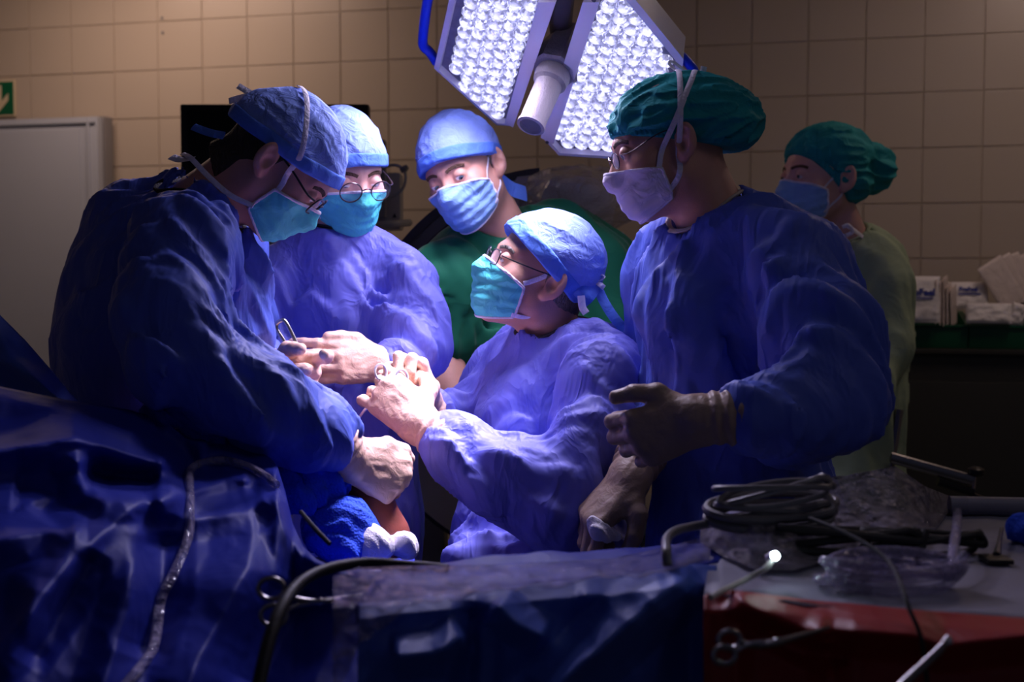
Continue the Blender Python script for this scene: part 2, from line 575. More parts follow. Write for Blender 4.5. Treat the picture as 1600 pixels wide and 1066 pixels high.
def surfnet(f, axes, coarse=4, margin=0.03):
    """surface nets on a rectilinear grid; f(P[N,3]) -> distance"""
    axes = [np.asarray(a, f32) for a in axes]
    n = [len(a) for a in axes]
    ci = [np.unique(np.r_[np.arange(0, m, coarse), m - 1]) for m in n]
    cg = np.stack(np.meshgrid(*[axes[i][ci[i]] for i in range(3)], indexing='ij'), -1)
    cv = peval(f, cg.reshape(-1, 3)).reshape(cg.shape[:3])
    near = [np.clip(np.searchsorted(ci[i], np.arange(n[i]), side='right') - 1, 0, len(ci[i]) - 2) for i in range(3)]
    # a coarse block is refined when any of its corners lies close to the surface
    cell = [np.diff(axes[i][ci[i]]) for i in range(3)]
    diag = np.sqrt(cell[0][:, None, None] ** 2 + cell[1][None, :, None] ** 2 + cell[2][None, None, :] ** 2)
    mn = np.full(diag.shape, 1e9, f32); lo = np.full(diag.shape, 1e9, f32); hi = np.full(diag.shape, -1e9, f32)
    for dx in (0, 1):
        for dy in (0, 1):
            for dz in (0, 1):
                c = cv[dx:dx + diag.shape[0], dy:dy + diag.shape[1], dz:dz + diag.shape[2]]
                mn = np.minimum(mn, np.abs(c)); lo = np.minimum(lo, c); hi = np.maximum(hi, c)
    act = (mn < diag * 0.6 + margin) | ((lo < 0) & (hi > 0))
    am = act[np.ix_(near[0], near[1], near[2])]
    # a point on a block border belongs to both blocks
    for ax in range(3):
        sh = np.zeros_like(am)
        s1 = [slice(None)] * 3; s0 = [slice(None)] * 3
        s1[ax] = slice(1, None); s0[ax] = slice(None, -1)
        sh[tuple(s1)] = am[tuple(s0)]
        am = am | sh
    v = cv[np.ix_(near[0], near[1], near[2])].copy()
    idx = np.nonzero(am)
    P = np.stack([axes[i][idx[i]] for i in range(3)], 1)
    v[idx] = peval(f, P)
    # closed at the border
    for ax in range(3):
        for e in (0, -1):
            sl = [slice(None)] * 3; sl[ax] = e
            v[tuple(sl)] = np.maximum(v[tuple(sl)], 1e-4)
    ins = v < 0
    c = [m - 1 for m in n]
    cnt = np.zeros(c, np.int8)
    for dx in (0, 1):
        for dy in (0, 1):
            for dz in (0, 1):
                cnt += ins[dx:dx + c[0], dy:dy + c[1], dz:dz + c[2]]
    active = (cnt > 0) & (cnt < 8)
    ci_, cj_, ck_ = np.nonzero(active)
    ids = np.full(c, -1, np.int32)
    ids[ci_, cj_, ck_] = np.arange(len(ci_))
    acc = np.zeros((len(ci_), 3)); num = np.zeros(len(ci_))
    corner = lambda o: v[ci_ + o[0], cj_ + o[1], ck_ + o[2]]
    cpos = lambda o: np.stack([axes[0][ci_ + o[0]], axes[1][cj_ + o[1]], axes[2][ck_ + o[2]]], 1)
    offs = [(a, b, d) for a in (0, 1) for b in (0, 1) for d in (0, 1)]
    for o in offs:
        for ax in range(3):
            if o[ax] == 0:
                o2 = list(o); o2[ax] = 1
                va, vb = corner(o), corner(o2)
                x = (va < 0) != (vb < 0)
                t = np.where(x, va / np.where(x, va - vb, 1), 0)[:, None]
                acc += np.where(x[:, None], cpos(o) * (1 - t) + cpos(o2) * t, 0)
                num += x
    V = acc / num[:, None]
    faces = []
    for ax in range(3):
        a1, a2 = (ax + 1) % 3, (ax + 2) % 3
        s0 = [slice(None)] * 3; s1 = [slice(None)] * 3
        s0[ax] = slice(None, -1); s1[ax] = slice(1, None)
        for s in (s0, s1):
            s[a1] = slice(1, -1); s[a2] = slice(1, -1)
        A, B = ins[tuple(s0)], ins[tuple(s1)]
        e = np.array(np.nonzero(A != B)).T
        if not len(e):
            continue
        fl = A[tuple(e.T)]
        e = e.copy(); e[:, a1] += 1; e[:, a2] += 1
        q = []
        for (o1, o2) in ((-1, -1), (0, -1), (0, 0), (-1, 0)):
            k = e.copy(); k[:, a1] += o1; k[:, a2] += o2
            q.append(ids[k[:, 0], k[:, 1], k[:, 2]])
        q = np.stack(q, 1)
        q[~fl] = q[~fl][:, ::-1]
        faces.append(q)
    return V, np.vstack(faces)


def grid(lo, hi, h, fine=None):
    """axes of a box; fine = (lo, hi, h2) refines a slab on every axis"""
    ax = []
    for i in range(3):
        if fine is None:
            ax.append(np.arange(lo[i], hi[i] + h, h))
        else:
            a, b, h2 = fine[0][i], fine[1][i], fine[2]
            ax.append(np.unique(np.round(np.r_[np.arange(lo[i], max(lo[i], a), h), np.arange(a, b, h2),
                                               np.arange(b, max(hi[i], b) + h, h)], 6)))
    return ax


def fast_obj(name, V, F, material, parent=None, label=None):
    """quads from surfnet, linked quickly"""
    org = ORIGIN[parent.name] if parent is not None else np.zeros(3)
    me = bpy.data.meshes.new(name)
    nv, nf = len(V), len(F)
    me.vertices.add(nv)
    me.vertices.foreach_set('co', np.asarray(V - org, f32).ravel())
    me.loops.add(nf * 4)
    me.loops.foreach_set('vertex_index', np.asarray(F, np.int32).ravel())
    me.polygons.add(nf)
    me.polygons.foreach_set('loop_start', np.arange(0, nf * 4, 4, dtype=np.int32))
    me.polygons.foreach_set('use_smooth', np.ones(nf, dtype=bool))
    me.materials.append(MATS[material])
    me.update(calc_edges=True)
    me.validate()
    o = bpy.data.objects.new(name, me)
    COL.objects.link(o)
    if parent is not None:
        o.parent = parent
    ORIGIN[o.name] = org
    if label: o['label'] = label
    return o
# ================================================================ THE ROOM
WA = np.array([-2.22, 5.28]); WB = np.array([1.81, 4.30])     # the tiled wall runs obliquely
wu = (WB - WA) / np.linalg.norm(WB - WA)                       # along the wall, to the right
wn = np.array([wu[1], -wu[0]])                                 # out of the wall, towards the camera
WU = np.array([wu[0], wu[1], 0]); WN = np.array([wn[0], wn[1], 0]); WZ = np.array([0, 0, 1.0])
RW = np.stack([WU, -WN, WZ], 1)                                # columns: along, into the wall, up


def on_wall(px, py, off=0.0):
    """where the ray of a pixel meets the wall plane (moved off metres into the room)"""
    o = np.array([0, 0, CAMZ]); r = W(px, py, 1.0) - o
    p0 = np.array([WA[0], WA[1], 0]) + WN * off
    t = (p0 - o).dot(WN) / r.dot(WN)
    return o + r * t


def struct(o, label=None):
    o['kind'] = 'structure'
    if label: o['label'] = label
    return o


ROOM_H = 2.80
b = MB(); b.box((0, 2.2, -0.05), (9.0, 8.4, 0.1)); struct(b.build('floor', 'floor_vinyl', smooth=False), 'dark speckled vinyl floor of the operating room')
b = MB(); b.box((0, 2.2, ROOM_H + 0.05), (9.0, 8.4, 0.1)); struct(b.build('ceiling', 'paint', smooth=False), 'pale painted ceiling of the operating room')
wc = np.array([*(WA + wu * 2.07), ROOM_H / 2]) - WN * 0.0555
b = MB(); b.box(wc, (8.6, 0.1, ROOM_H), R=RW)
wall_back = struct(b.build('wall_back', 'grout', smooth=False), 'beige tiled rear wall of the operating room')

# each tile: a thin slab with eased edges, all sharing one mesh
TW, TH = 0.2015, 0.1975
tb = MB(); tb.box((0, 0, 0), (TW - 0.0040, 0.010, TH - 0.0040), bev=0.0018)
tile_src = tb.build('tile', 'tile', None, smooth=False)
tile_mesh = tile_src.data
bpy.data.objects.remove(tile_src)
ref = on_wall(1442, 200)
s0 = (ref[:2] - WA).dot(wu)
z0 = on_wall(1450, 404)[2]
for r in range(-3, 6):
    for c in range(-21, 4):
        s = s0 + (c + 0.5) * TW
        z = z0 + (r + 0.5) * TH
        p = np.array([*(WA + wu * s), z]) - WN * 0.006 + WN * random.uniform(-0.0006, 0.0006)
        t = bpy.data.objects.new('tile', tile_mesh)
        COL.objects.link(t)
        t.parent = wall_back
        t.location = p
        t.rotation_euler = (random.uniform(-.003, .003), 0, math.atan2(wu[1], wu[0]) + random.uniform(-.003, .003))

# side walls well outside the frame close the room
b = MB(); b.box((-3.0, 2.2, ROOM_H / 2), (0.1, 8.4, ROOM_H)); struct(b.build('wall_left', 'paint', smooth=False), 'plain painted wall on the left')
b = MB(); b.box((3.2, 2.2, ROOM_H / 2), (0.1, 8.4, ROOM_H)); struct(b.build('wall_right', 'paint', smooth=False), 'plain painted wall on the right')

# two drilled plug holes in the tiles
for i, (px, py) in enumerate(((253, 28), (254, 51))):
    p = on_wall(px, py, 0.002)
    b = MB(); b.lathe([(0.0055, 0), (0.0065, 0.002), (0.004, 0.003)], p - WN * 0.002, WN, 14)
    tag(b.build('wall_plug', 'plastic_grey'), ['small dark screw plug in the tiles, upper of two at top left',
                                               'small dark screw plug in the tiles, lower of two at top left'][i], 'wall plug', 'screw plugs in the tiles')

# door leaf with moulded border, standing ajar in front of the wall on the left
def wall_box(px0, py0, px1, py1, off, thick, bev):
    a = on_wall(px0, py0, off); c = on_wall(px1, py1, off)
    s_a, s_c = (a[:2] - WA).dot(wu), (c[:2] - WA).dot(wu)
    ctr = np.array([*(WA + wu * (s_a + s_c) / 2), (a[2] + c[2]) / 2]) + WN * (off - thick / 2)
    return ctr, (abs(s_c - s_a), thick, abs(a[2] - c[2]))


pd = on_wall(153, 182, 0.12)
dz_top = pd[2]
sd = (pd[:2] - WA).dot(wu)
DWID = 1.05
def dp(s, z, off): return np.array([*(WA + wu * s), z]) + WN * off
b = MB(); b.box(dp(sd - DWID / 2, dz_top / 2 + 0.005, 0.105), (DWID, 0.04, dz_top - 0.01), bev=0.004, R=RW)
door = struct(b.build('door_1', 'door_white'), 'pale grey door leaf with a raised border at the left edge')
b = MB(); b.box(dp(sd - DWID / 2 - 0.0, dz_top / 2, 0.128), (DWID - 0.16, 0.008, dz_top - 0.10), bev=0.0035, R=RW)
b.build('door_panel', 'door_white', door)
b = MB()
b.box(dp(sd - 0.040, dz_top / 2, 0.127), (0.012, 0.014, dz_top - 0.02), bev=0.004, R=RW)
b.box(dp(sd - DWID / 2, dz_top - 0.022, 0.127), (DWID - 0.02, 0.014, 0.012), bev=0.004, R=RW)
b.build('door_edge_strip', 'door_white', door)
b = MB(); b.box(dp(sd - DWID + 0.10, 1.02, 0.15), (0.03, 0.05, 0.14), bev=0.006, R=RW)
b.tube([dp(sd - DWID + 0.10, 1.05, 0.16), dp(sd - DWID + 0.10, 1.05, 0.19), dp(sd - DWID + 0.22, 1.05, 0.195)], 0.009)
b.build('door_handle', 'steel', door)
b = MB(); b.box(dp(sd - DWID / 2, dz_top / 2, 0.05), (DWID + 0.01, 0.06, dz_top + 0.012), bev=0.004, R=RW)
b.build('door_frame', 'plastic_grey', door)

# evacuation sign
p1 = on_wall(24, 180, 0.01); p0 = on_wall(-46, 128, 0.01)
s_a, s_b = (p0[:2] - WA).dot(wu), (p1[:2] - WA).dot(wu)
sx, sz, sw, sh = (s_a + s_b) / 2, (on_wall(10, 128)[2] + on_wall(10, 180)[2]) / 2, s_b - s_a, 0.155
sg = thing('exit_sign', 'green evacuation sign with a pale downward arrow above the door', 'sign', dp(sx, sz - sh / 2, 0.004))
b = MB(); b.box(dp(sx, sz, 0.006), (sw, 0.006, sh), bev=0.002, R=RW); b.build('border', 'sign_pale', sg)
b = MB(); b.box(dp(sx, sz, 0.0095), (sw - 0.016, 0.004, sh - 0.016), bev=0.001, R=RW); b.build('plate', 'sign_green', sg)
ax_ = sx + sw * 0.5 - 0.078       # arrow centre
poly = [(-0.014, 0.055), (0.014, 0.055), (0.014, -0.012), (0.046, 0.020), (0.046, -0.010), (0.0, -0.058), (-0.046, -0.010), (-0.046, 0.020), (-0.014, -0.012)]
b = MB(); b.prism([dp(ax_ + q[0], sz + q[1], 0.0115) for q in poly], WN * 0.0015); b.build('arrow', 'sign_pale', sg, smooth=False)

# ---------------------------------------------------------------- black monitor behind the two surgeons
def free_box(name, px0, py0, px1, py1, d, thick, bev, m, parent, yaw=0.0):
    a, c = W(px0, py0, d), W(px1, py1, d)
    ctr = (a + c) / 2
    R = Matrix.Rotation(yaw, 3, 'Z')
    b = MB(); b.box(ctr, (abs(c[0] - a[0]), thick, abs(a[2] - c[2])), bev=bev, R=np.array(R))
    return b.build(name, m, parent)


MD = 3.45
mo = thing('monitor', 'large black flat monitor behind the two surgeons in blue caps', 'monitor', (W(430, 500, MD)[0], MD, 0))
free_box('casing', 286, 165, 578, 362, MD, 0.05, 0.008, 'plastic_black', mo, 0.0)
free_box('screen', 294, 173, 570, 352, MD - 0.027, 0.004, 0.001, 'screen_black', mo, 0.0)
mx_, my_ = W(430, 300, MD)[0], W(430, 300, MD)[1]
b = MB(); b.tube([(mx_, my_ + 0.10, 0.06), (mx_, my_ + 0.10, 1.55)], 0.03, smooth=False, n=12); b.box((mx_, my_ + 0.06, 1.5), (0.12, 0.08, 0.12), bev=0.006)
b.build('stand_column', 'plastic_grey', mo)
b = MB()
for k in range(5):
    a = 2 * PI * k / 5 + 0.3
    b.tube([(mx_, my_ + 0.10, 0.06), (mx_ + 0.30 * math.cos(a), my_ + 0.10 + 0.30 * math.sin(a), 0.04)], 0.02, smooth=False)
b.lathe([(0.06, 0), (0.06, 0.06), (0.04, 0.08)], (mx_, my_ + 0.10, 0.02), (0, 0, 1), 16)
b.build('stand_foot', 'plastic_grey', mo)

# ---------------------------------------------------------------- grey equipment post with a cable loop
ED = 3.35
ec = W(608, 400, ED)
eq = thing('equipment_tower', 'grey medical equipment post with a looped cable beside the black monitor', 'equipment', (ec[0], ec[1], 0))
free_box('post', 586, 220, 603, 340, ED, 0.05, 0.004, 'plastic_grey', eq)
free_box('control_box', 590, 272, 628, 360, ED + 0.08, 0.10, 0.008, 'plastic_pale', eq)
b = MB(); b.box((ec[0], ec[1] + 0.10, 0.68), (0.30, 0.20, 1.30), bev=0.01); b.build('tower_cabinet', 'plastic_grey', eq)
b = MB()
b.tube([W(596, 262, ED - .04), W(618, 258, ED - .05), W(632, 268, ED - .06), W(633, 285, ED - .06), W(625, 300, ED - .06), W(604, 312, ED - .04)], 0.0042)
b.build('cable_loop', 'plastic_pale', eq)
b = MB(); b.tube([W(626, 268, ED - .06), W(632, 264, ED - .06), W(637, 260, ED - .06)], [0.006, 0.010, 0.006]); b.build('plug', 'plastic_grey', eq)
b = MB(); b.tube([W(592, 352, ED - .03), W(615, 350, ED - .04), W(640, 348, ED + .02)], 0.010); b.build('side_rail', 'plastic_pale', eq)
b = MB(); b.prism([W(613, 340, ED + .028), W(620, 340, ED + .028), W(616.5, 333, ED + .028)], (0, -0.002, 0)); b.build('warning_mark', 'plastic_black', eq, smooth=False)

# ---------------------------------------------------------------- C-arm X-ray machine
CD = 3.15
cc = W(868, 572, CD)
rx = 305 / FPX * CD
ca = thing('c_arm', 'large grey C-arm X-ray arch behind the man in green scrubs', 'medical machine', (cc[0] + 0.15, cc[1] + 0.1, 0))
def arc(r, a0, a1, y, n=56): return [cc + np.array([r * math.cos(math.radians(a)), y, r * math.sin(math.radians(a))]) for a in np.linspace(a0, a1, n)]
def arc_band(name, r0, r1, y0, y1, a0, a1, m):
    mb = MB(); n = 64
    V = []; F = []
    for i, a in enumerate(np.linspace(a0, a1, n)):
        c_, s_ = math.cos(math.radians(a)), math.sin(math.radians(a))
        for (r, y) in ((r0, y0), (r1, y0), (r1, y1), (r0, y1)):
            V.append(cc + np.array([r * c_, y, r * s_]))
    for i in range(n - 1):
        for k in range(4):
            F.append((4 * i + k, 4 * i + (k + 1) % 4, 4 * i + 4 + (k + 1) % 4, 4 * i + 4 + k))
    F += [(0, 1, 2, 3), (4 * n - 1, 4 * n - 2, 4 * n - 3, 4 * n - 4)]
    mb.add(V, F)
    return mb.build(name, m, ca)
arc_band('arch_beam', rx - 0.085, rx - 0.018, -0.06, 0.06, 95, 300, 'carm_grey')
arc_band('outer_rail', rx - 0.022, rx, -0.075, 0.075, 95, 300, 'carm_dark')
arc_band('inner_rail', rx - 0.120, rx - 0.083, -0.05, 0.05, 95, 300, 'carm_dark')
arc_band('groove', rx - 0.056, rx - 0.050, -0.064, -0.058, 100, 295, 'carm_dark')
arc_band('lower_cover', rx - 0.100, rx - 0.012, -0.085, -0.062, 196, 262, 'carm_beige')
dt = W(868, 318, CD)
b = MB(); b.lathe([(0.10, -0.13), (0.15, -0.12), (0.155, 0.02), (0.14, 0.06), (0.09, 0.075)], dt + np.array([0, 0, 0.0]), (0.1, -0.1, 1), 36)
b.build('detector', 'detector_grey', ca)
xs = W(868, 850, CD)
b = MB(); b.box(xs + np.array([0, 0, -0.03]), (0.30, 0.24, 0.22), bev=0.03); b.build('x_ray_tube', 'carm_beige', ca)
b = MB(); b.box((cc[0] + 0.05, cc[1] + 0.25, 0.40), (0.55, 0.34, 0.72), bev=0.03); b.box((cc[0] + 0.05, cc[1] + 0.1, 0.06), (0.6, 0.8, 0.08), bev=0.02)
b.build('base_cabinet', 'carm_grey', ca)
b = MB(); b.tube([cc + np.array([-rx + 0.08, 0.08, -0.15]), cc + np.array([-rx + 0.2, 0.28, -0.3]), np.array([cc[0] - 0.1, cc[1] + 0.3, 0.7])], 0.06, n=12); b.build('support_arm', 'carm_grey', ca)

# crumpled clear cover pulled over the detector
def crumple_blob(name, c, r, amp, m, parent, seed, cut=None, h=0.008, freq=22):
    c = np.array(c, f32); r = np.array(r, f32)
    def f(p):
        q = (p - c) * freq
        n = perlin(q, seed); n2 = perlin(q * 2.3, seed + 1)
        d = s_ell(p, c, r) - amp * (1 - 2.5 * np.abs(n)) - amp * 0.4 * (1 - 2.5 * np.abs(n2))
        if cut is not None:
            d = np.maximum(d, -(p - np.array(cut[0], f32)) @ np.array(cut[1], f32))
        return d
    V, F = surfnet(f, grid(c - r - amp * 2, c + r + amp * 2, h), margin=amp * 2)
    return fast_obj(name, V, F, m, parent)
cp = W(905, 312, CD - 0.06)
crumple_blob('clear_cover', cp, (0.150, 0.19, 0.072), 0.014, 'film_cover', ca, 5, freq=13)

# ---------------------------------------------------------------- dark cabinet with green bins of dressing packs
BD = 4.02
def bench(px, py, off): return on_wall(px, py, off)
ctop = W(1500, 546, BD)[2]
s_l = (on_wall(1395, 546, 0.34)[:2] - WA).dot(wu)
cab = thing('cabinet', 'dark steel cabinet under the green storage bins', 'cabinet', dp(s_l + 0.6, 0, 0.17))
b = MB(); b.box(dp(s_l + 0.58, ctop / 2 + 0.0, 0.18), (1.16, 0.30, ctop - 0.03), bev=0.006, R=RW); b.build('body', 'cabinet_dark', cab)
for k in range(2):
    dr = MB(); dr.box(dp(s_l + 0.30 + 0.56 * k, ctop / 2 - 0.02, 0.336), (0.545, 0.016, ctop - 0.18), bev=0.004, R=RW)
    do = dr.build('cabinet_door', 'cabinet_dark', cab)
    hb = MB(); sx_ = s_l + 0.53 + 0.12 * k
    hb.tube([dp(sx_, ctop * 0.52, 0.345), dp(sx_, ctop * 0.52, 0.37), dp(sx_, ctop * 0.52 - 0.12, 0.37), dp(sx_, ctop * 0.52 - 0.12, 0.345)], 0.005, smooth=False)
    hb.build('handle', 'steel_dark', do)
b = MB(); b.box(dp(s_l + 0.58, ctop - 0.008, 0.175), (1.20, 0.36, 0.016), bev=0.003, R=RW); b.build('top', 'cabinet_dark', cab)

def storage_bin(pxa, pxb, label):
    sa = (on_wall(pxa, 520, 0.30)[:2] - WA).dot(wu); sb_ = (on_wall(pxb, 520, 0.30)[:2] - WA).dot(wu)
    mid, w = (sa + sb_) / 2, sb_ - sa
    zb = ctop + 0.001; hh = 0.078
    t = thing('storage_bin', label, 'storage bin', dp(mid, zb, 0.19), 'green storage bins on the dark cabinet')
    b = MB(); b.box(dp(mid, zb + 0.004, 0.19), (w - 0.006, 0.24, 0.008), bev=0.002, R=RW); b.build('bottom', 'bin_green', t)
    b = MB(); b.box(dp(mid, zb + hh / 2, 0.312), (w - 0.002, 0.006, hh), bev=0.002, R=RW)
    b.box(dp(mid, zb + hh - 0.004, 0.316), (w, 0.014, 0.009), bev=0.002, R=RW); b.build('front_lip', 'bin_green', t)
    b = MB(); b.box(dp(mid, zb + 0.055, 0.068), (w - 0.002, 0.006, 0.11), bev=0.002, R=RW); b.build('back_panel', 'bin_green', t)
    for sgn in (-1, 1):
        s = mid + sgn * (w / 2 - 0.004)
        b = MB(); b.prism([dp(s - .003, zb, 0.068), dp(s - .003, zb, 0.312), dp(s - .003, zb + hh, 0.312), dp(s - .003, zb + hh + 0.015, 0.22), dp(s - .003, zb + 0.12, 0.068)], WU * 0.006)
        b.build('side_panel', 'bin_green', t, smooth=False)
    return mid, w, zb
m1, w1, zb1 = storage_bin(1395, 1512, 'green plastic storage bin holding upright dressing packs, beside the nurse in pale green')
m2, w2, zb2 = storage_bin(1513, 1640, 'green plastic storage bin at the right edge of the picture')

def text_mesh(name, body, size, origin, xdir, zdir, m, parent, bold=0.0):
    cu = bpy.data.curves.new(name, 'FONT')
    cu.body = body; cu.size = size; cu.offset = bold; cu.align_x = 'CENTER'; cu.resolution_u = 2; cu.extrude = 0.0004
    o = bpy.data.objects.new(name, cu); COL.objects.link(o)
    dg = bpy.context.evaluated_depsgraph_get()
    me = bpy.data.meshes.new_from_object(o.evaluated_get(dg))
    V = np.array([v.co[:] for v in me.vertices]); F = [list(p.vertices) for p in me.polygons]
    bpy.data.objects.remove(o)
    xd, zd = np.array(xdir, float), np.array(zdir, float)
    nd = np.cross(xd, zd)
    return mesh_obj(name, np.array(origin) + V[:, :1] * xd + V[:, 1:2] * zd + V[:, 2:3] * nd, F, m, parent, smooth=False)


def pillow_pack(name, label, cat, ctr, w, h, t, R, m='pack_white', group=None, text=None, seed=0, base=None):
    """soft heat-sealed packet: puffed middle, flat sealed rim with pinked edge"""
    nx, nz = 22, 22
    R = np.array(R)
    root = thing(name, label, cat, np.array(ctr) - np.array([0, 0, h / 2]), group)
    V, F = [], []
    vv, uu = np.meshgrid(np.linspace(-1, 1, nz + 1), np.linspace(-1, 1, nx + 1), indexing='ij')
    uu, vv = uu.ravel(), vv.ravel()
    for side in (-1, 1):
        puff = np.maximum(0, 1 - abs(uu) ** 5) ** .5 * np.maximum(0, 1 - abs(vv) ** 5) ** .5
        wob = perlin(np.stack([uu * 2.2 + seed, vv * 2.2, np.full_like(uu, side)], 1), seed) * 0.45
        V.append(np.array(ctr) + np.stack([uu * w / 2, side * (t / 2 * puff * (1 + wob) + 0.0004), vv * h / 2], 1) @ R.T)
    V = np.vstack(V)
    n1 = (nx + 1) * (nz + 1)
    for sidx in (0, 1):
        for j in range(nz):
            for i in range(nx):
                a = sidx * n1 + j * (nx + 1) + i
                q = (a, a + 1, a + nx + 2, a + nx + 1)
                F.append(q if sidx == 0 else q[::-1])
    rim = [j * (nx + 1) for j in range(nz + 1)]
    def stitch(ids):
        for a, c in zip(ids[:-1], ids[1:]):
            F.append((a, c, c + n1, a + n1))
    stitch(list(range(0, nx + 1))); stitch(list(range(nz * (nx + 1), n1)))
    stitch(rim); stitch([k + nx for k in rim])
    mesh_obj('pouch', V, F, m, root)
    for sgn in (-1, 1):
        bm_ = MB()
        bm_.box(np.array(ctr) + R @ np.array([0, 0, sgn * (h / 2 - 0.004)]), (w * 0.99, 0.0016, 0.008), R=R)
        bm_.build('sealed_edge', 'pack_paper', root)
    if text:
        text_mesh('printed_name', text, h * 0.20, np.array(ctr) + R @ np.array([0, -t * 0.62 - 0.001, 0.012]), R[:, 0], R[:, 2], 'ink_blue', root, bold=0.0012)
        lb = MB(); lb.box(np.array(ctr) + R @ np.array([0.004, -t * 0.62 - 0.0005, 0.002]), (w * 0.55, 0.0008, 0.005), R=R); lb.build('printed_line', 'ink_blue', root)
    return root

def rot(yaw=0, pitch=0, roll=0):
    base = math.atan2(wu[1], wu[0])
    return np.array(Matrix.Rotation(base + yaw, 3, 'Z') @ Matrix.Rotation(pitch, 3, 'X') @ Matrix.Rotation(roll, 3, 'Y'))
GP = 'dressing packs in the green bins'
pillow_pack('dressing_pack', 'large white dressing pack printed ProFeel in the bin beside the nurse', 'package', W(1436, 468, 4.05), 0.135, 0.155, 0.03, rot(0.05, -0.12), text='ProFeel', seed=1, group=GP)
pillow_pack('dressing_pack', 'white dressing pack printed ProFeel in the right-hand bin', 'package', W(1512, 462, 4.14), 0.130, 0.095, 0.028, rot(0.0, -0.25), text='ProFeel', seed=2, group=GP)
pillow_pack('dressing_pack', 'clear crinkled dressing pack lying on the front lip of the right-hand bin', 'package', W(1545, 490, 4.02), 0.145, 0.070, 0.03, rot(0.0, -0.35), seed=3, group=GP)
for k, (px, py, rl, h) in enumerate(((1464, 470, 0.06, 0.150), (1471, 472, 0.12, 0.145), (1477, 470, 0.10, 0.165), (1483, 476, 0.16, 0.14), (1490, 478, 0.2, 0.135))):
    pillow_pack('paper_sachet', ['flat paper sachet standing against the large ProFeel pack', 'second flat paper sachet from the large ProFeel pack', 'tallest flat paper sachet in the row beside the large ProFeel pack', 'fourth flat paper sachet from the large ProFeel pack', 'last flat paper sachet of the row, nearest the bin divider'][k],
                'package', W(px, py, 4.07 + 0.006 * k), 0.09, h, 0.006, rot(1.38 - 0.03 * k, 0, -rl), m='pack_paper', seed=10 + k, group='paper sachets in the first bin')
for k, (px, py, rl) in enumerate(((1566, 444, -0.55), (1576, 440, -0.45), (1586, 438, -0.36), (1596, 440, -0.27))):
    pillow_pack('paper_sachet', ['most tilted of the fanned paper sachets at the right edge', 'second of the fanned paper sachets at the right edge', 'third of the fanned paper sachets at the right edge', 'rightmost and steepest of the fanned paper sachets'][k],
                'package', W(px, py, 4.10 + 0.02 * k), 0.10, 0.175, 0.010, rot(0.35, -0.1, rl), m='pack_paper', seed=20 + k, group='fanned sachets in the second bin')
pillow_pack('dressing_pack', 'rolled white dressing pack at the right edge of the second bin', 'package', W(1590, 492, 4.02), 0.05, 0.075, 0.035, rot(0.3, 0, 0.25), seed=31, group=GP)

# metal side rail with clamp, low in the dark at the right
RD = 3.0
rl_ = thing('rail_clamp', 'dim metal table rail with a clamp and knob in the dark at the right', 'clamp', (W(1460, 760, RD)[0], W(1460, 760, RD)[1], 0))
b = MB(); b.tube([W(1392, 714, RD), W(1522, 750, RD)], 0.006, flat=(0.012, 0.006), up=[(0, 1, 0), (0, 1, 0)], smooth=False); b.tube([W(1392, 722, RD), W(1520, 757, RD)], 0.004, smooth=False); b.build('rail', 'steel_dark', rl_)
b = MB(); b.tube([W(1465, 752, RD), W(1520, 770, RD)], 0.012, smooth=False); b.build('clamp_block', 'plastic_black', rl_)
b = MB(); b.tube([W(1523, 738, RD), W(1519, 775, RD)], 0.006, smooth=False); b.build('clamp_pin', 'steel_dark', rl_)
b = MB(); b.lathe([(0.010, -0.012), (0.020, -0.006), (0.020, 0.006), (0.010, 0.012)], W(1525, 737, RD), (0, 0, 1), 14); b.build('knob', 'plastic_black', rl_)
b = MB(); b.tube([W(1518, 776, RD), W(1545, 787, RD)], 0.012, smooth=False); b.build('lever', 'plastic_black', rl_)
b = MB(); b.tube([W(1405, 640, RD + .05), W(1388, 745, RD + .05)], 0.012, smooth=False); b.tube([W(1388, 745, RD + .05), np.array([W(1388, 745, RD)[0], W(1388, 745, RD)[1] + .05, 0.01])], 0.014, smooth=False); b.build('upright', 'steel_dark', rl_)

# ================================================================ SURGICAL LAMP
FIELD = W(622, 632, 2.08)
L0 = W(860, 90, 2.40)
LN = FIELD - L0; LN /= np.linalg.norm(LN)
def on_lamp(px, py, off=0.0):
    o = np.array([0, 0, CAMZ]); r = W(px, py, 1.0) - o
    t = (L0 + LN * off - o).dot(LN) / r.dot(LN)
    return o + r * t
lamp = thing('surgical_lamp', 'large two-panel surgical lamp with glittering round lenses above the operating team', 'surgical lamp', L0 - LN * 0.1)
lb_ = basis(LN, (0, 1, 0)); LU, LV = lb_[1], lb_[2]
def inset(poly, t):
    P = np.array(poly); c = P.mean(0)
    n = len(P); out = []
    for i in range(n):
        a, b_, d = P[i - 1], P[i], P[(i + 1) % n]
        e1 = (b_ - a) / np.linalg.norm(b_ - a); e2 = (d - b_) / np.linalg.norm(d - b_)
        n1 = np.cross(LN, e1); n2 = np.cross(LN, e2)
        if n1.dot(c - b_) < 0: n1 = -n1
        if n2.dot(c - b_) < 0: n2 = -n2
        m = n1 + n2; m /= np.linalg.norm(m)
        out.append(b_ + m * t / max(0.3, m.dot(n1)))
    return out
